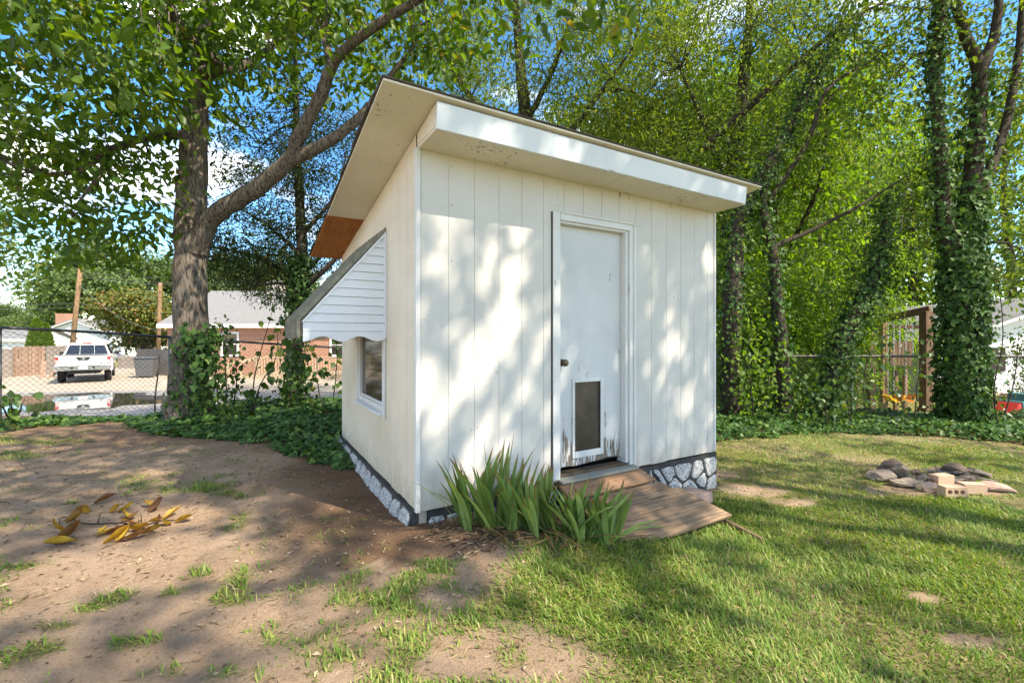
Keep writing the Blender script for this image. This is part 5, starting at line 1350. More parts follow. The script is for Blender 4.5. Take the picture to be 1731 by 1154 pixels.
def cored_brick(label, px, py, rz, cores, seed):
    g = G(px, py)
    o = thing('brick', label, 'brick', (g.x, g.y, g.z + .015), rz, 'stones of the fire pit')
    # front face with round cores bored along y
    bw, bh, bd = .20, .095, .10
    bm = bmesh.new(); n_ = 14
    def ring(cx_, y_, r_): return [bm.verts.new((cx_ + r_ * math.cos(2 * math.pi * k_ / n_), y_, bh / 2 + r_ * math.sin(2 * math.pi * k_ / n_))) for k_ in range(n_)]
    holes = [-.058, 0, .058] if cores else []
    xs = [-bw / 2] + [(holes[i] + holes[i + 1]) / 2 for i in range(len(holes) - 1)] + [bw / 2]
    if not cores: xs = [-bw / 2, bw / 2]
    for i in range(len(xs) - 1):
        q = [(xs[i], 0), (xs[i + 1], 0), (xs[i + 1], bh), (xs[i], bh)]
        for y_ in (0, bd):
            vs_ = [bm.verts.new((a, y_, b_)) for a, b_ in q]
            if cores:
                rg = ring(holes[i], y_, .0225)
                cor = [(k_, vs_[j]) for j, k_ in ((2, 2), (3, 5), (0, 9), (1, 12))]
                for j in range(4):
                    k0, c0_ = cor[j]; k1, c1_ = cor[(j + 1) % 4]
                    idx_ = [k0]; 
                    while idx_[-1] % n_ != k1 % n_: idx_.append((idx_[-1] + 1) % n_)
                    for a, b_ in zip(idx_[:-1], idx_[1:]): bm.faces.new((rg[a], rg[b_], c0_))
                    bm.faces.new((rg[idx_[-1]], c1_, c0_))
                if y_ == 0: keepr = rg
                else:
                    for k_ in range(n_): bm.faces.new((keepr[k_], keepr[(k_ + 1) % n_], rg[(k_ + 1) % n_], rg[k_]))
            else: bm.faces.new(vs_)
    for q in ([(-bw / 2, 0, 0), (bw / 2, 0, 0), (bw / 2, bd, 0), (-bw / 2, bd, 0)], [(-bw / 2, 0, bh), (bw / 2, 0, bh), (bw / 2, bd, bh), (-bw / 2, bd, bh)], [(-bw / 2, 0, 0), (-bw / 2, bd, 0), (-bw / 2, bd, bh), (-bw / 2, 0, bh)], [(bw / 2, 0, 0), (bw / 2, bd, 0), (bw / 2, bd, bh), (bw / 2, 0, bh)]):
        bm.faces.new([bm.verts.new(v_) for v_ in q])
    bmesh.ops.remove_doubles(bm, verts=bm.verts, dist=.0003)
    bmesh.ops.recalc_face_normals(bm, faces=bm.faces)
    me = bpy.data.meshes.new('brick_body'); bm.to_mesh(me); bm.free(); me.materials.append(M_BRICK)
    link(bpy.data.objects.new('brick_body', me), o)
cored_brick('sandy brick with three round holes at the front of the fire pit', 1617, 843, -.05, True, 1)
cored_brick('solid sandy brick beside the holed brick, right of it', 1650, 838, -.12, False, 2)
cored_brick('half-buried sandy brick behind the holed brick', 1600, 822, .15, False, 3)
g0 = G(1585, 815); mb = MB(); ra = random.Random(8)
for k_ in range(40):
    a = ra.uniform(0, math.pi); p_ = Vector((g0.x + ra.uniform(-.42, .42), g0.y + ra.uniform(-.14, .2), 0)); ll = ra.uniform(.06, .22)
    z_ = float(H(p_.x, p_.y)) + ra.uniform(.02, .07); d_ = Vector((math.cos(a) * ll, math.sin(a) * ll * .6, ra.uniform(-.02, .03)))
    mb.tube([p_ + Vector((0, 0, z_)) - d_, p_ + Vector((0, 0, z_ + .005)), p_ + Vector((0, 0, z_)) + d_], [.006, .008, .005], 5)
tag(mb.build('charred_sticks', pmat('charred sticks', (.09, .075, .065), (.25, .21, .18), 9, .95, .5, 40)), 'ash and charred sticks heaped inside the fire pit', 'sticks', kind='stuff')
# ================================================================== pickup truck
def glossy(name, c, r=.25, spec=.5, metal=0):
    m, n, l, b = newmat(name); v = coords(n, l)
    l.new(ramp(n, l, tnoise(n, l, v, 3), [(.3, c), (.75, tuple(k * .88 for k in c))]), b.inputs['Base Color'])
    b.inputs['Roughness'].default_value = r; b.inputs['Specular IOR Level'].default_value = spec; b.inputs['Metallic'].default_value = metal
    return m
M_CARW = glossy('white car paint', (.72, .72, .72), .22); M_GLS = glossy('tinted glass', (.015, .018, .02), .06, .8); M_TYRE = glossy('tyre rubber', (.02, .02, .02), .8, .2)
M_CHR = glossy('chrome', (.62, .62, .62), .18, .5, .9); M_RED = glossy('red lamp lens', (.45, .02, .015), .2); M_PLA = glossy('black plastic', (.025, .025, .027), .5, .3); M_RIM = glossy('alloy rim', (.45, .45, .46), .3, .5, .7); M_LENS = glossy('clear lens', (.75, .72, .7), .15); M_PLATE = glossy('number plate', (.75, .76, .78), .4)
tx, ty = P(141, 640, 22.2).x, 22.2
truck = thing('pickup_truck', 'white pickup truck parked tail-on beyond the puddle', 'truck', (tx, ty, float(H(tx, ty)) + .012), R(39))
truck.scale = (1.07, 1.07, 1.07)
W2, LT = .925, 5.2
def arch(cy_, r_, z0, n_=10): return [(cy_ + r_ * math.cos(math.pi * k_ / n_), z0 + max(0, r_ * math.sin(math.pi * k_ / n_))) for k_ in range(n_ + 1)]
low = .56
side = [(.06, .62), (.02, .75), (0, 1.22), (.0, 1.24), (5.0, 1.12), (5.2, .95), (5.2, .55)] + arch(4.25, .46, low) + arch(1.02, .46, low)
side = [(.06, low), (.0, .80), (.0, 1.25), (1.75, 1.25), (1.8, 1.18), (3.9, 1.16), (5.05, 1.02), (5.2, .85), (5.2, low)] + arch(4.25, .46, low) + arch(1.02, .46, low)
mb = MB(); mb.prism(side, 0, -W2, W2); mb.build('body', M_CARW, truck, .03, False, 2)
def cab():
    sec = [(1.72, 1.16, .86), (1.80, 1.20, .86), (2.02, 1.74, .66), (2.25, 1.79, .65), (3.2, 1.79, .65), (3.9, 1.20, .84), (3.95, 1.15, .85)]
    V, F = [], []
    for y_, z_, w_ in sec: V += [(-w_, y_, z_), (w_, y_, z_)]
    for y_, z_, w_ in ((1.72, 1.14, .86), (3.95, 1.13, .85)): V += [(-w_, y_, z_), (w_, y_, z_)]
    q = len(sec)
    for i in range(q - 1): F.append((2 * i, 2 * i + 1, 2 * i + 3, 2 * i + 2))
    F.append(tuple([2 * i for i in range(q)] + [2 * q + 2, 2 * q])); F.append(tuple([2 * i + 1 for i in range(q)] + [2 * q + 3, 2 * q + 1]))
    return MB().add(V, F)
cab().build('cab', M_CARW, truck, .03, False, 2)
def pane_on(a, b_, c_, d_, name='rear_window', mat=M_GLS, th=.012):
    q = [Vector(k_) for k_ in (a, b_, c_, d_)]; nn = (q[1] - q[0]).cross(q[3] - q[0]).normalized()
    V = [p + nn * th for p in q] + [p - nn * th for p in q]
    return MB().add(V, [(0, 1, 2, 3), (4, 7, 6, 5), (0, 4, 5, 1), (1, 5, 6, 2), (2, 6, 7, 3), (3, 7, 4, 0)]).build(name, mat, truck)
for xa, xb, xc, xd in ((-.77, -.27, -.26, -.63), (-.255, .255, .245, -.245), (.27, .77, .63, .26)):
    pane_on((xa, 1.805, 1.235), (xb, 1.805, 1.235), (xc, 1.99, 1.69), (xd, 1.99, 1.69))
for s_ in (-1, 1):
    pane_on((s_ * .855, 1.95, 1.24), (s_ * .855, 2.75, 1.24), (s_ * .675, 2.75, 1.72), (s_ * .675, 2.12, 1.70), 'side_window'); pane_on((s_ * .855, 2.85, 1.24), (s_ * .85, 3.72, 1.24), (s_ * .68, 3.22, 1.71), (s_ * .675, 2.85, 1.72), 'side_window')
    t = MB(); t.span((s_ * W2 - s_ * .005, -.012, .86), (s_ * (W2 - .115), .06, 1.19)); lamp = t.build('tail_light', M_RED, truck, .012)
    MB().span((s_ * (W2 - .02), -.018, .90), (s_ * (W2 - .10), -.010, .97)).build('reversing_lens', M_LENS, lamp); MB().span((s_ * (W2 - .02), -.018, 1.0), (s_ * (W2 - .10), -.010, 1.05)).build('reversing_lens', M_LENS, lamp)
    MB().box((s_ * 1.03, 3.45, 1.27), (.20, .10, .17)).build('mirror', M_PLA, truck, .03, False, 2)
    for yw, nm in ((1.02, 'r'), (4.25, 'f')):
        wh = bpy.data.objects.new('wheel', None); link(wh, truck); wh.location = (s_ * .80, yw, .37)
        MB().lathe([(.20, -.115), (.34, -.125), (.37, -.09), (.375, 0), (.37, .09), (.34, .125), (.20, .115)], (0, 0, 0), (s_, 0, 0), 24).build('tyre', M_TYRE, wh, 0, True)
        MB().lathe([(.0, .06), (.05, .10), (.06, .06), (.16, .075), (.20, .12), (.225, .122)], (0, 0, 0), (s_, 0, 0), 20).build('rim', M_RIM, wh)
    MB().prism([(a, b_) for a, b_ in arch(1.02, .53, low - .06)] + [(a, b_) for a, b_ in arch(1.02, .45, low - .06)][::-1], 0, s_ * (W2 - .01), s_ * (W2 + .04)).build('wheel_arch_trim', M_CARW, truck)
MB().span((-.80, -.016, .84), (.80, .0, 1.205)).build('tailgate', M_CARW, truck, .012, False, 2)
MB().span((-.82, -.012, 1.245), (.82, .05, 1.285)).build('tailgate_cap', M_PLA, truck, .01)
MB().prism([(-.24, 1.19), (.24, 1.19), (.20, 1.07), (.15, 1.03), (-.15, 1.03), (-.20, 1.07)], 1, -.034, -.0165).build('handle_bezel', M_PLA, truck, .006)
MB().span((-.11, -.04, 1.135), (.11, -.0345, 1.155)).build('handle', M_CHR, truck)
MB().lathe([(.05, 0), (.05, .006), (.038, .008)], (0, -.035, 1.10), (0, -1, 0), 20).build('badge', M_CHR, truck)
for k_ in range(7): MB().span((-.74 + .055 * k_, -.020, .875), (-.70 + .055 * k_, -.0165, .90)).build('tailgate_letter', M_PLA, truck)
MB().prism([(.55, .87), (.65, .87), (.60, .94)], 1, -.020, -.0165).build('badge', M_PLA, truck)
MB().prism([(-.97, .80), (.97, .80), (.97, .66), (.78, .60), (-.78, .60), (-.97, .66)], 1, -.20, .0).build('rear_bumper', M_CHR, truck, .02, False, 2)
MB().span((-.78, -.215, .775), (.78, -.19, .80)).build('bumper_step', M_PLA, truck)
MB().span((-.155, -.214, .645), (.155, -.2005, .795)).build('number_plate', M_PLATE, truck)
for xx in (-.36, .36): MB().lathe([(.05, 0), (.05, .012)], (xx, -.2005, .70), (0, -1, 0), 14).build('bumper_socket', M_PLA, truck)
MB().tube([(0, -.05, .50), (0, -.30, .50)], [.035, .035], 8).build('tow_hitch', M_PLA, truck)
MB().span((-.55, .0, .42), (.55, 4.6, .56)).build('underbody', M_PLA, truck)
MB().span((-.16, 1.98, 1.755), (.16, 2.04, 1.80)).build('brake_light', M_RED, truck, .008)

# ================================================================== brick house with deck
M_HB = None
m, n, l, b = newmat('red brick wall'); M_HB = m
v = coords(n, l)
bt_ = n.new('ShaderNodeTexBrick'); bt_.inputs['Scale'].default_value = 1.0
for nm, vv in (('Color1', (.42, .17, .085, 1)), ('Color2', (.34, .13, .065, 1)), ('Mortar', (.50, .42, .35, 1))): bt_.inputs[nm].default_value = vv
bt_.inputs['Brick Width'].default_value = .22; bt_.inputs['Row Height'].default_value = .075; bt_.inputs['Mortar Size'].default_value = .008
mp_ = n.new('ShaderNodeMapping'); mp_.inputs['Rotation'].default_value = (R(90), 0, 0); c_ = n.new('ShaderNodeTexCoord'); l.new(c_.outputs['Object'], mp_.inputs['Vector']); l.new(mp_.outputs[0], bt_.inputs['Vector'])
l.new(mixc(n, l, .4, bt_.outputs[0], ramp(n, l, tnoise(n, l, v, 2), [(.3, (.6, .6, .6)), (.7, (1, 1, 1))]), 'MULTIPLY'), b.inputs['Base Color']); b.inputs['Roughness'].default_value = .9
M_SHG = None
m, n, l, b = newmat('grey asphalt shingles'); M_SHG = m
v = coords(n, l, (3, 3, 26)); f_ = tnoise(n, l, v, 2, 4)
l.new(ramp(n, l, f_, [(.3, (.13, .128, .125)), (.7, (.22, .217, .213))]), b.inputs['Base Color']); b.inputs['Roughness'].default_value = .95; bump(n, l, b, f_, .6, .02)
M_WHT = pmat('white painted trim', (.78, .77, .75), (.70, .69, .67), 4, .5, .1)
M_SID = pmat('white lap siding paint', (.78, .78, .76), (.70, .70, .69), 4, .6, .1)
M_CED = woodmat('new deck timber', (.66, .52, .36), (.56, .43, .29), (6, 6, 6), .8, (.3, .2, .12))
def roofed(name, label, cat, x0, x1, y0, y1, zb, ze, zr, wall, roof, over=.35, gable_x=True, soffit=None):
    """box house; ridge along x when gable_x else along y"""
    root = thing(name, label, cat, (x0, y0, zb))
    w_, d_, he, hr = x1 - x0, y1 - y0, ze - zb, zr - zb
    if gable_x:
        MB().prism([(0, 0), (d_, 0), (d_, he), (d_ / 2, hr - .02), (0, he)], 0, 0, w_).build('wall', wall, root)
        sl = (hr - he) / (d_ / 2)
        for sg, nm in ((0, 'roof'), (1, 'roof')):
            ya, yb = (-over, d_ / 2) if not sg else (d_ + over, d_ / 2)
            za = he - over * sl
            MB().prism([(ya, za + .02), (yb, hr + .02), (yb, hr + .14), (ya, za + .12)], 0, -over, w_ + over).build('roof', roof, root)
        MB().span((-over - .02, -over - .03, he - over * sl - .12), (w_ + over + .02, -over - .002, he - over * sl + .10)).build('eave_board', M_WHT, root)
        MB().span((-over, -over, he - over * sl - .03), (w_ + over, -.005, he - over * sl)).build('soffit', M_WHT, root)
    else:
        MB().prism([(0, 0), (w_, 0), (w_, he), (w_ / 2, hr - .02), (0, he)], 1, 0, d_).build('wall', wall, root)
        sl = (hr - he) / (w_ / 2)
        for sg in (0, 1):
            xa, xb = (-over, w_ / 2) if not sg else (w_ + over, w_ / 2)
            za = he - over * sl
            MB().prism([(xa, za + .02), (xb, hr + .02), (xb, hr + .14), (xa, za + .12)], 1, -over, d_ + over).build('roof', roof, root)
            MB().prism([(xa, za - .08), (xb, hr - .08), (xb, hr + .018), (xa, za + .018)], 1, -over - .03, -over + .0).build('rake_board', M_WHT, root)
            if soffit: MB().prism([(xa, za - .01), (xb, hr - .01), (xb, hr + .018), (xa, za + .018)], 1, -over + .002, -.003).build('soffit', soffit, root)
    return root
YH = 27.0
hx0, hx1 = P(283, 0, YH).x, P(720, 0, YH).x
ze_ = CAMZ + (HOR - 553) / FPX * YH; 
bh = roofed('brick_house', 'red brick house with grey shingle roof behind the big tree', 'house', hx0, hx1, YH, YH + 9, -1.0, ze_ + .25, CAMZ + (HOR - 495) / FPX * (YH + 4.5), M_HB, M_SHG)
def hpt(px, py): p_ = P(px, py, YH); return p_.x - hx0, p_.z + 1.0
def hwin(px0, px1, py0, py1, lab=None):
    a = hpt(px0, py1); c = hpt(px1, py0)
    w = bpy.data.objects.new('window', None); link(w, bh); w.location = (a[0], 0, a[1])
    ww_, wh_ = c[0] - a[0], c[1] - a[1]
    MB().span((0, -.02, 0), (ww_, -.003, wh_)).build('pane', M_GLS if not lab else M_SID, w)
    for s0, s1 in (((-.08, -.05, -.08), (.03, -.001, wh_ + .08)), ((ww_ - .03, -.05, -.08), (ww_ + .08, -.001, wh_ + .08)), ((.031, -.05, -.08), (ww_ - .031, -.001, .03)), ((.031, -.05, wh_ - .03), (ww_ - .031, -.001, wh_ + .08)), ((.031, -.045, wh_ / 2 - .02), (ww_ - .031, -.002, wh_ / 2 + .02))):
        MB().span(s0, s1).build('window_frame', M_WHT, w)
hwin(376, 402, 563, 600); hwin(560, 582, 566, 600); hwin(634, 660, 566, 600)
ch = P(467, 480, YH + 4.5)
MB().span((ch.x - hx0 - .45, 4.1, 4.0), (ch.x - hx0 + .45, 5.0, 6.1)).build('chimney', pmat('pale chimney render', (.55, .50, .45), (.42, .38, .34), 4, .9, .3), bh)
# deck
dk0, dk1 = P(432, 0, 24.2).x, P(640, 0, 24.2).x
zd = CAMZ + (HOR - 633) / FPX * 24.2
deck = thing('deck', 'new timber deck with baluster railing in front of the brick house', 'deck', (dk0, 24.2, -1.0))
dw, dz_ = dk1 - dk0, zd + 1.0
for k_ in range(14): MB().span((0, .02 + k_ * .19, dz_ - .03), (dw, .20 + k_ * .19, dz_)).build('deck_board', M_CED, deck)
MB().span((-.02, -.03, dz_ - .28), (dw + .02, .0, dz_ + .01)).build('rim_joist', M_CED, deck)
zr_ = (HOR - 603) / FPX * 24.2 + CAMZ + 1.0
MB().span((-.05, -.06, zr_ - .04), (dw + .05, .08, zr_)).build('hand_rail', M_CED, deck)
MB().span((0, -.01, dz_ + .10), (dw, .03, dz_ + .14)).build('bottom_rail', M_CED, deck)
bme = MB().span((-.02, -.045, dz_ + .0), (.02, -.005, zr_ - .041)).mesh('baluster', M_CED)
k_ = 0
while k_ * .15 < dw:
    o = link(bpy.data.objects.new('baluster', bme), deck); o.location = (k_ * .15 + .05, 0, 0); k_ += 1
for k_ in range(5):
    xx = dw * k_ / 4; MB().span((xx - .05, .031, 0 - .2), (xx + .05, .13, zr_ - .041)).build('post', M_CED, deck)
for k_ in range(4): MB().span((-.32 * (k_ + 1), .1, dz_ - .18 * (k_ + 1) - .03), (-.32 * k_ - .02, 1.2, dz_ - .18 * (k_ + 1))).build('step', M_CED, deck)
for yy_ in (.08, 1.2):
    MB().prism([(-1.4, .0), (-1.3, -.05), (.0, dz_ - .25), (.0, dz_)], 1, yy_ - .02, yy_ + .02).build('stair_stringer', M_CED, deck)
    MB().prism([(-1.6, .75), (-1.6, .83), (.0, zr_), (.0, zr_ - .08)], 1, yy_ - .03, yy_ + .03).build('stair_rail', M_CED, deck)
    MB().span((-1.55, yy_ - .045, -.1), (-1.46, yy_ + .045, .80)).build('post', M_CED, deck)

# ================================================================== other neighbours
wx0, wx1, wy_ = P(66, 0, 46).x, P(188, 0, 46).x, 46
wh_ = roofed('white_house', 'white gable-fronted house with small brick chimney beyond the truck', 'house', wx0, wx1, wy_, wy_ + 8, -1.2, CAMZ + (HOR - 562) / FPX * wy_, CAMZ + (HOR - 541) / FPX * wy_, M_SID, M_SHG, .3, False)
MB().span((P(109, 0, 50).x - wx0 - .6, 3.6, 2.2), (P(109, 0, 50).x - wx0 + .6, 4.6, CAMZ + (HOR - 530) / FPX * 50 + 1.2)).build('chimney', M_HB, wh_)
ox0, ox1 = P(-50, 0, 36).x, P(42, 0, 36).x
ob = roofed('outbuilding', 'small white outbuilding with grey roof at the left edge', 'outbuilding', ox0, ox1, 36, 40, -1.1, CAMZ + (HOR - 573) / FPX * 36, CAMZ + (HOR - 556) / FPX * 38, M_SID, M_SHG, .2)
for xx in (ox1 - ox0 - 1.0, ox1 - ox0 - 2.4): MB().span((xx, -.02, .6), (xx + .7, -.003, 1.4)).build('window', M_GLS, ob)
# timber fences: each board its own piece
M_FGR = woodmat('silvered fence board', (.42, .36, .31), (.32, .27, .23), (14, 14, 2)); M_FBR = woodmat('brown fence board', (.42, .29, .21), (.32, .21, .15), (14, 14, 2)); M_FDK = woodmat('grey old fence board', (.22, .205, .19), (.15, .14, .13), (14, 14, 2))
def plank_fence(label, a, b_, top, bot, mat, name='plank_fence', bw=.15, jag=.02, pointed=False):
    A, B_ = Vector((*a, 0)), Vector((*b_, 0)); d_ = (B_ - A); ln_ = d_.length; ang = math.atan2(d_.y, d_.x)
    root = thing(name, label, 'fence', (A.x, A.y, bot), ang, 'timber fences beyond the driveway')
    r_ = random.Random(int(ln_ * 100)); h_ = top - bot
    n_ = int(ln_ / bw)
    poly = [(0, 0), (bw - .012, 0), (bw - .012, h_ - (.08 if pointed else 0)), (bw / 2, h_), (0, h_ - (.08 if pointed else 0))]
    me = MB().prism(poly, 1, 0, .022).mesh('plank', mat)
    for k_ in range(n_):
        o = link(bpy.data.objects.new('plank', me), root); o.location = (k_ * bw, r_.uniform(-.004, .004), r_.uniform(-jag, jag) - .02); o.rotation_euler = (0, r_.uniform(-.008, .008), 0)
    for z_ in (.35, h_ - .35): MB().span((0, .024, z_ - .045), (ln_, .065, z_ + .045)).build('rail', mat, root)
    k_ = 0
    while k_ <= ln_: MB().span((k_ - .05, .066, -.2), (k_ + .05, .166, h_ - .05)).build('post', mat, root); k_ += 2.4
def gxy(px, d): p_ = P(px, 0, d); return (p_.x, d)
plank_fence('silvered board fence at the far left edge of the driveway', gxy(-60, 22.5), gxy(24, 25.5), CAMZ + (HOR - 590) / FPX * 24, -1.1, M_FGR)
plank_fence('brown board fence left of the white truck', gxy(26, 25.6), gxy(78, 27.0), CAMZ + (HOR - 585) / FPX * 26, -1.1, M_FBR)
plank_fence('pale board fence ending behind the truck cab', gxy(79, 27.2), gxy(118, 29.5), CAMZ + (HOR - 584) / FPX * 28, -1.1, M_FGR)
plank_fence('low picket fence right of the truck mirror', gxy(199, 32), gxy(234, 32), CAMZ + (HOR - 600) / FPX * 32, -1.1, M_FGR, 'picket_fence', .14, .01, True)
plank_fence('dark grey board fence behind the dustbin', gxy(231, 27), gxy(292, 26.2), CAMZ + (HOR - 589) / FPX * 27, -1.1, M_FDK)
# loose boards leaning by the brown fence
for k_, (px, lab) in enumerate(((72, 'short broken board propped against the brown fence'), (84, 'reddish board leaning low behind the truck bumper'))):
    p_ = P(px, 0, 24.8); o = MB().box((0, 0, .45), (.22, .04, 1.0)).build('loose_board', M_FBR, None, .004); o.location = (p_.x, 24.8, -1.0); o.rotation_euler = (R(-12), R(30 * k_), .5); tag(o, lab, 'board')
# dustbin
p_ = P(248, 0, 25.2)
bin_ = thing('dustbin', 'dark grey wheeled dustbin in the shade of the grey fence', 'dustbin', (p_.x, 25.2, -1.0), .3)
MB().add([(-.36, -.33, .08), (.36, -.33, .08), (.36, .33, .08), (-.36, .33, .08), (-.45, -.42, 1.05), (.45, -.42, 1.05), (.45, .42, 1.05), (-.45, .42, 1.05)], [(0, 3, 2, 1), (4, 5, 6, 7), (0, 1, 5, 4), (1, 2, 6, 5), (2, 3, 7, 6), (3, 0, 4, 7)]).build('bin_body', glossy('dark bin plastic', (.10, .105, .115), .5), bin_, .03, False, 2)
MB().box((0, 0, 1.09), (.96, .92, .07)).build('lid', glossy('dark bin lid', (.085, .09, .10), .5), bin_, .03, False, 2)
for s_ in (-1, 1): MB().lathe([(.12, -.03), (.12, .03)], (s_ * .36, .33, .12), (1, 0, 0), 14).build('wheel', M_TYRE, bin_)
# poles and wires
M_POLE = barkmat('creosoted pole', (.30, .19, .11), (.14, .085, .05), .6)
def pole(label, a, b_, r0, r1, bits):
    a, b_ = Vector(a), Vector(b_)
    root = thing('utility_pole', label, 'pole', a, 0, 'utility poles beyond the driveway')
    V, F = tubes([(np.array([(0, 0, -.3), tuple((b_ - a) / 2), tuple(b_ - a)]), [r0, (r0 + r1) / 2, r1])], 10, True); nobj('pole_shaft', V, F, M_POLE, root, True)
    for z_ in bits: MB().span((-.35, -.06, z_ - .03), (.35, .0 - r0 * 0 - .0, z_ + .03)).build('cross_arm', M_POST, root)
    return root
pa, pb2 = P(118, 600, 33), P(136, 453, 33)
pole('leaning wooden utility pole behind the white truck', (pa.x, 33, -1.1), pb2, .17, .13, [])
pc, pd = P(267, 600, 36), P(271, 478, 36)
pole('straight wooden utility pole at the corner of the brick house', (pc.x, 36, -1.1), pd, .17, .13, [4.2])
M_WIRE = pmat('cable', (.06, .06, .06), (.1, .1, .1), 3, .6, 0)
def wire(label, a, b_, sag, r_=.014):
    a, b_ = np.array(tuple(a)), np.array(tuple(b_)); pts = [a * (1 - t) + b_ * t - np.array((0, 0, sag * 4 * t * (1 - t))) for t in np.linspace(0, 1, 13)]
    V, F = tubes([(np.array(pts), np.full(13, r_))], 5); tag(nobj('power_line', V, F, M_WIRE, None, True), label, 'cable', 'overhead cables')
wire('upper overhead cable running right from the leaning pole top', P(136, 459, 33), P(420, 468, 38), .3); wire('second overhead cable just below the pole top', P(136, 464, 33), P(420, 474, 38), .4); wire('third overhead cable below the pole top', P(136, 468, 33), P(430, 476, 38), .45)
wire('service cable swooping down from the leaning pole to the brick house', P(134, 480, 33), P(300, 560, 27), .9, .02)
wire('upper of two cables crossing the sky at the left edge', P(-80, 504, 40), P(130, 512, 33), .3, .02); wire('lower of two cables crossing the sky at the left edge', P(-80, 515, 40), P(130, 518, 33), .3, .02)
wire('thin cable between the two utility poles', P(131, 512, 33), P(270, 508, 36), .5)
# pale bent stake by the corner post
mb = MB(); mb.tube([P(262, 690, 8.6) - Vector((0, 0, .3)), P(262, 670, 8.6), P(266, 640, 8.6), P(270, 600, 8.7)], [.016, .014, .012, .008], 6)
tag(mb.build('dead_stem', BK_PALE, None, 0, True), 'pale dead stem standing beyond the corner post', 'stem')

# ================================================================== right-hand neighbour
rx0 = P(1585, 0, 17.5).x
rh = roofed('neighbour_house', 'white-sided house with beige gable and low roof at the right edge', 'house', rx0, rx0 + 9.5, 17.5, 26, -1.35, CAMZ + (HOR - 575) / FPX * 17.5, CAMZ + (HOR - 505) / FPX * 17.5, M_SID, M_SHG, .5, False, pmat('beige soffit', (.55, .45, .30), (.48, .40, .27), 4, .7, .1))
k_ = 0
while k_ * .2 < 2.4:
    MB().prism([(-.022, k_ * .2 + .02), (-.004, k_ * .2 + .215), (-.001, k_ * .2 + .215), (-.001, k_ * .2 + .02)], 0, .0, 9.5).build('siding_board', M_SID, rh); k_ += 1
p_ = P(1680, 0, 17.4); MB().span((p_.x - rx0 - .5, -.06, 1.3), (p_.x - rx0 + .5, -.028, 2.2)).build('window', M_GLS, rh)
p_ = P(1697, 685, 15.5)
o = thing('crate', 'orange-brown wooden box on the lawn before the white house', 'crate', (p_.x, 15.5, float(H(p_.x, 15.5))), .2)
for k_ in range(3): MB().span((-.5, -.4, .02 + k_ * .19), (.5, -.375, .20 + k_ * .19)).build('slat', M_CED, o); MB().span((-.5, .375, .02 + k_ * .19), (.5, .4, .20 + k_ * .19)).build('slat', M_CED, o)
for s_ in (-1, 1): MB().span((s_ * .5, -.374, .02), (s_ * .475, .374, .58)).build('end_board', M_CED, o)
# toy cart, red and teal
p_ = P(1724, 722, 8.9); zt = float(H(p_.x, 8.9))
toy = thing('toy_cart', 'red and teal plastic toy beyond the fence at the right edge', 'toy', (p_.x, 8.9, zt + .02), .4)
M_TEAL = glossy('teal plastic', (.05, .16, .17), .4); M_REDP = glossy('red plastic', (.60, .03, .02), .4)
MB().prism([(-.42, 0), (.42, 0), (.48, .22), (.30, .22), (.22, .12), (-.2, .12), (-.30, .30), (-.46, .30)], 1, -.2, .2).build('toy_body', M_TEAL, toy, .025, False, 2)
MB().prism([(-.75, .0), (-.45, .0), (-.42, .26), (-.5, .28)], 1, -.18, .18).build('slide', M_REDP, toy, .02, False, 2)
for xx in (-.28, .28):
    for s_ in (-1, 1): MB().lathe([(.08, -.03), (.10, -.02), (.10, .02), (.08, .03)], (xx, s_ * .235, .06), (0, 1, 0), 16).build('wheel', M_PLA, toy, 0, True)
MB().box((.05, 0, .34), (.3, .3, .16)).build('seat_box', M_TEAL, toy, .03, False, 2)

# swing frame
M_TIM = woodmat('dark timber post', (.26, .17, .10), (.17, .11, .07), (10, 10, 2)); M_TIML = woodmat('light timber post', (.42, .28, .16), (.31, .20, .12), (10, 10, 2)); M_CHAIN = glossy('galvanised chain', (.42, .42, .42), .4, .5, .7)
q1 = P(1493, 700, 12.0); q2 = P(1566, 702, 10.9); q3 = P(1472, 690, 13.0)
z1_, z2_, z3_ = (float(H(q.x, q.y)) for q in (q1, q2, q3))
sw = thing('swing_frame', 'timber swing frame with hanging chains behind the vines', 'swing set', (q1.x, q1.y, z1_))
O = Vector((q1.x, q1.y, z1_))
def post(q, z_, top, w_, mat): MB().span((q.x - O.x - w_, q.y - O.y - w_, z_ - O.z - .2), (q.x - O.x + w_, q.y - O.y + w_, top - O.z)).build('post', mat, sw, .01)
t1, t2, t3 = P(1493, 545, 12.0), P(1566, 526, 10.9), P(1472, 545, 13.0)
post(q1, z1_, t1.z, .075, M_TIML); post(q2, z2_, t2.z, .10, M_TIM); post(q3, z3_, t3.z, .09, M_TIM)
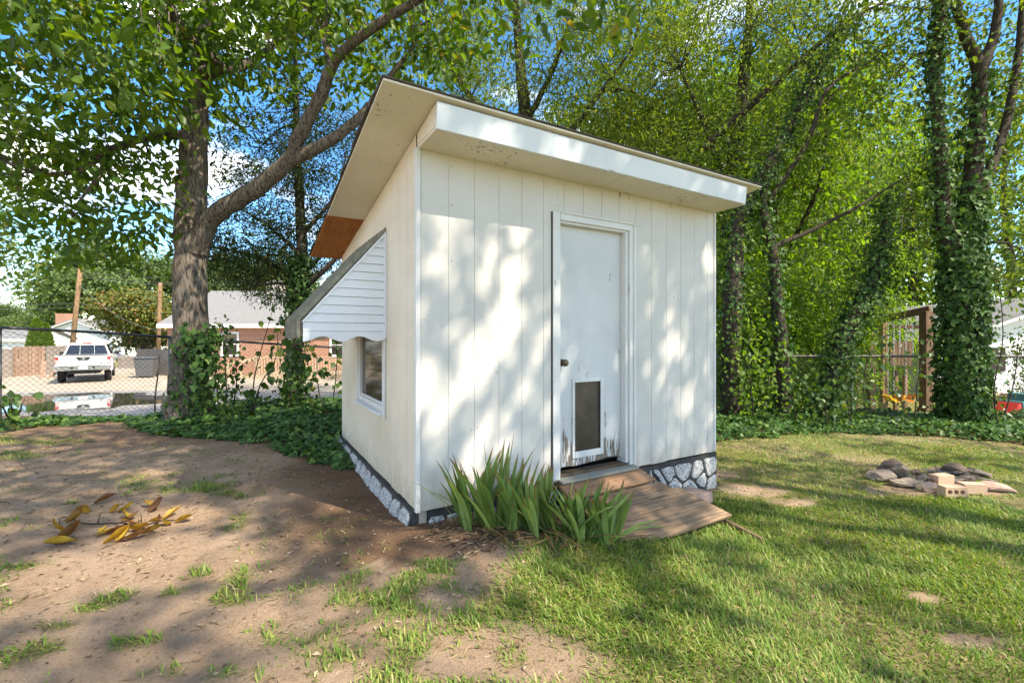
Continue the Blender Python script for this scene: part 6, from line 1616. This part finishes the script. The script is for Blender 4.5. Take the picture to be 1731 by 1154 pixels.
def beam(a, b_, w_, h_, mat, nm='beam'):
    a, b_ = Vector(a) - O, Vector(b_) - O; d_ = b_ - a
    MB().box((a + b_) / 2, (d_.length, w_, h_), d_.to_track_quat('X', 'Z').to_matrix()).build(nm, mat, sw, .01)
beam(t1 + Vector((-.15, 0, .05)), t2 + Vector((.1, 0, .05)), .09, .17, M_TIM); beam(t3, t1 + Vector((0, .1, -.1)), .08, .14, M_TIM); beam(P(1505, 552, 12.8), P(1555, 552, 12.6), .08, .10, M_TIM)
beam(P(1550, 700, 11.2), P(1566, 672, 10.9), .07, .09, M_TIM, 'brace'); beam(P(1450, 650, 12.8), P(1472, 600, 13), .07, .09, M_TIM, 'brace')
for px in (1448, 1471, 1514, 1530): 
    p_ = P(px, 690, 13.4); z_ = float(H(p_.x, 13.4)); MB().span((p_.x - O.x - .045, p_.y - O.y - .045, z_ - O.z - .1), (p_.x - O.x + .045, p_.y - O.y + .045, P(px, 625, 13.4).z - O.z)).build('post', M_TIML, sw)
for k_ in range(6):
    a = P(1505 + k_ * 6.2, 0, 13.2); MB().span((a.x - O.x, a.y - O.y, P(1500, 618, 13.2).z - O.z), (a.x - O.x + .095, a.y - O.y + .025, P(1500, 577, 13.2).z - O.z)).build('tower_board', M_TIM, sw)
for px, d_, bot, seat in ((1501, 11.9, 672, None), (1511, 11.75, 672, (.85, .50, .04)), (1521, 11.6, 600, None), (1531, 11.45, 672, (.65, .22, .03)), (1543, 11.25, 600, None)):
    a, b2 = P(px, 548, d_), P(px, bot, d_)
    mb = MB(); n_ = int((a.z - b2.z) / .05)
    for q in range(n_):
        z_ = a.z - q * .05; w_ = .012 if q % 2 else .004
        mb.box((a.x - O.x, a.y - O.y, z_ - O.z - .025), (.008 + w_, .02 - w_, .046))
    mb.build('chain', M_CHAIN, sw)
    if seat: MB().prism([(-.22, .05), (-.10, -.10), (.10, -.10), (.22, .05), (.18, .08), (.08, -.05), (-.08, -.05), (-.18, .08)], 1, -.12, .12).build('swing_seat', glossy('seat plastic', seat, .45), sw).location = (b2.x - O.x, b2.y - O.y, b2.z - O.z)
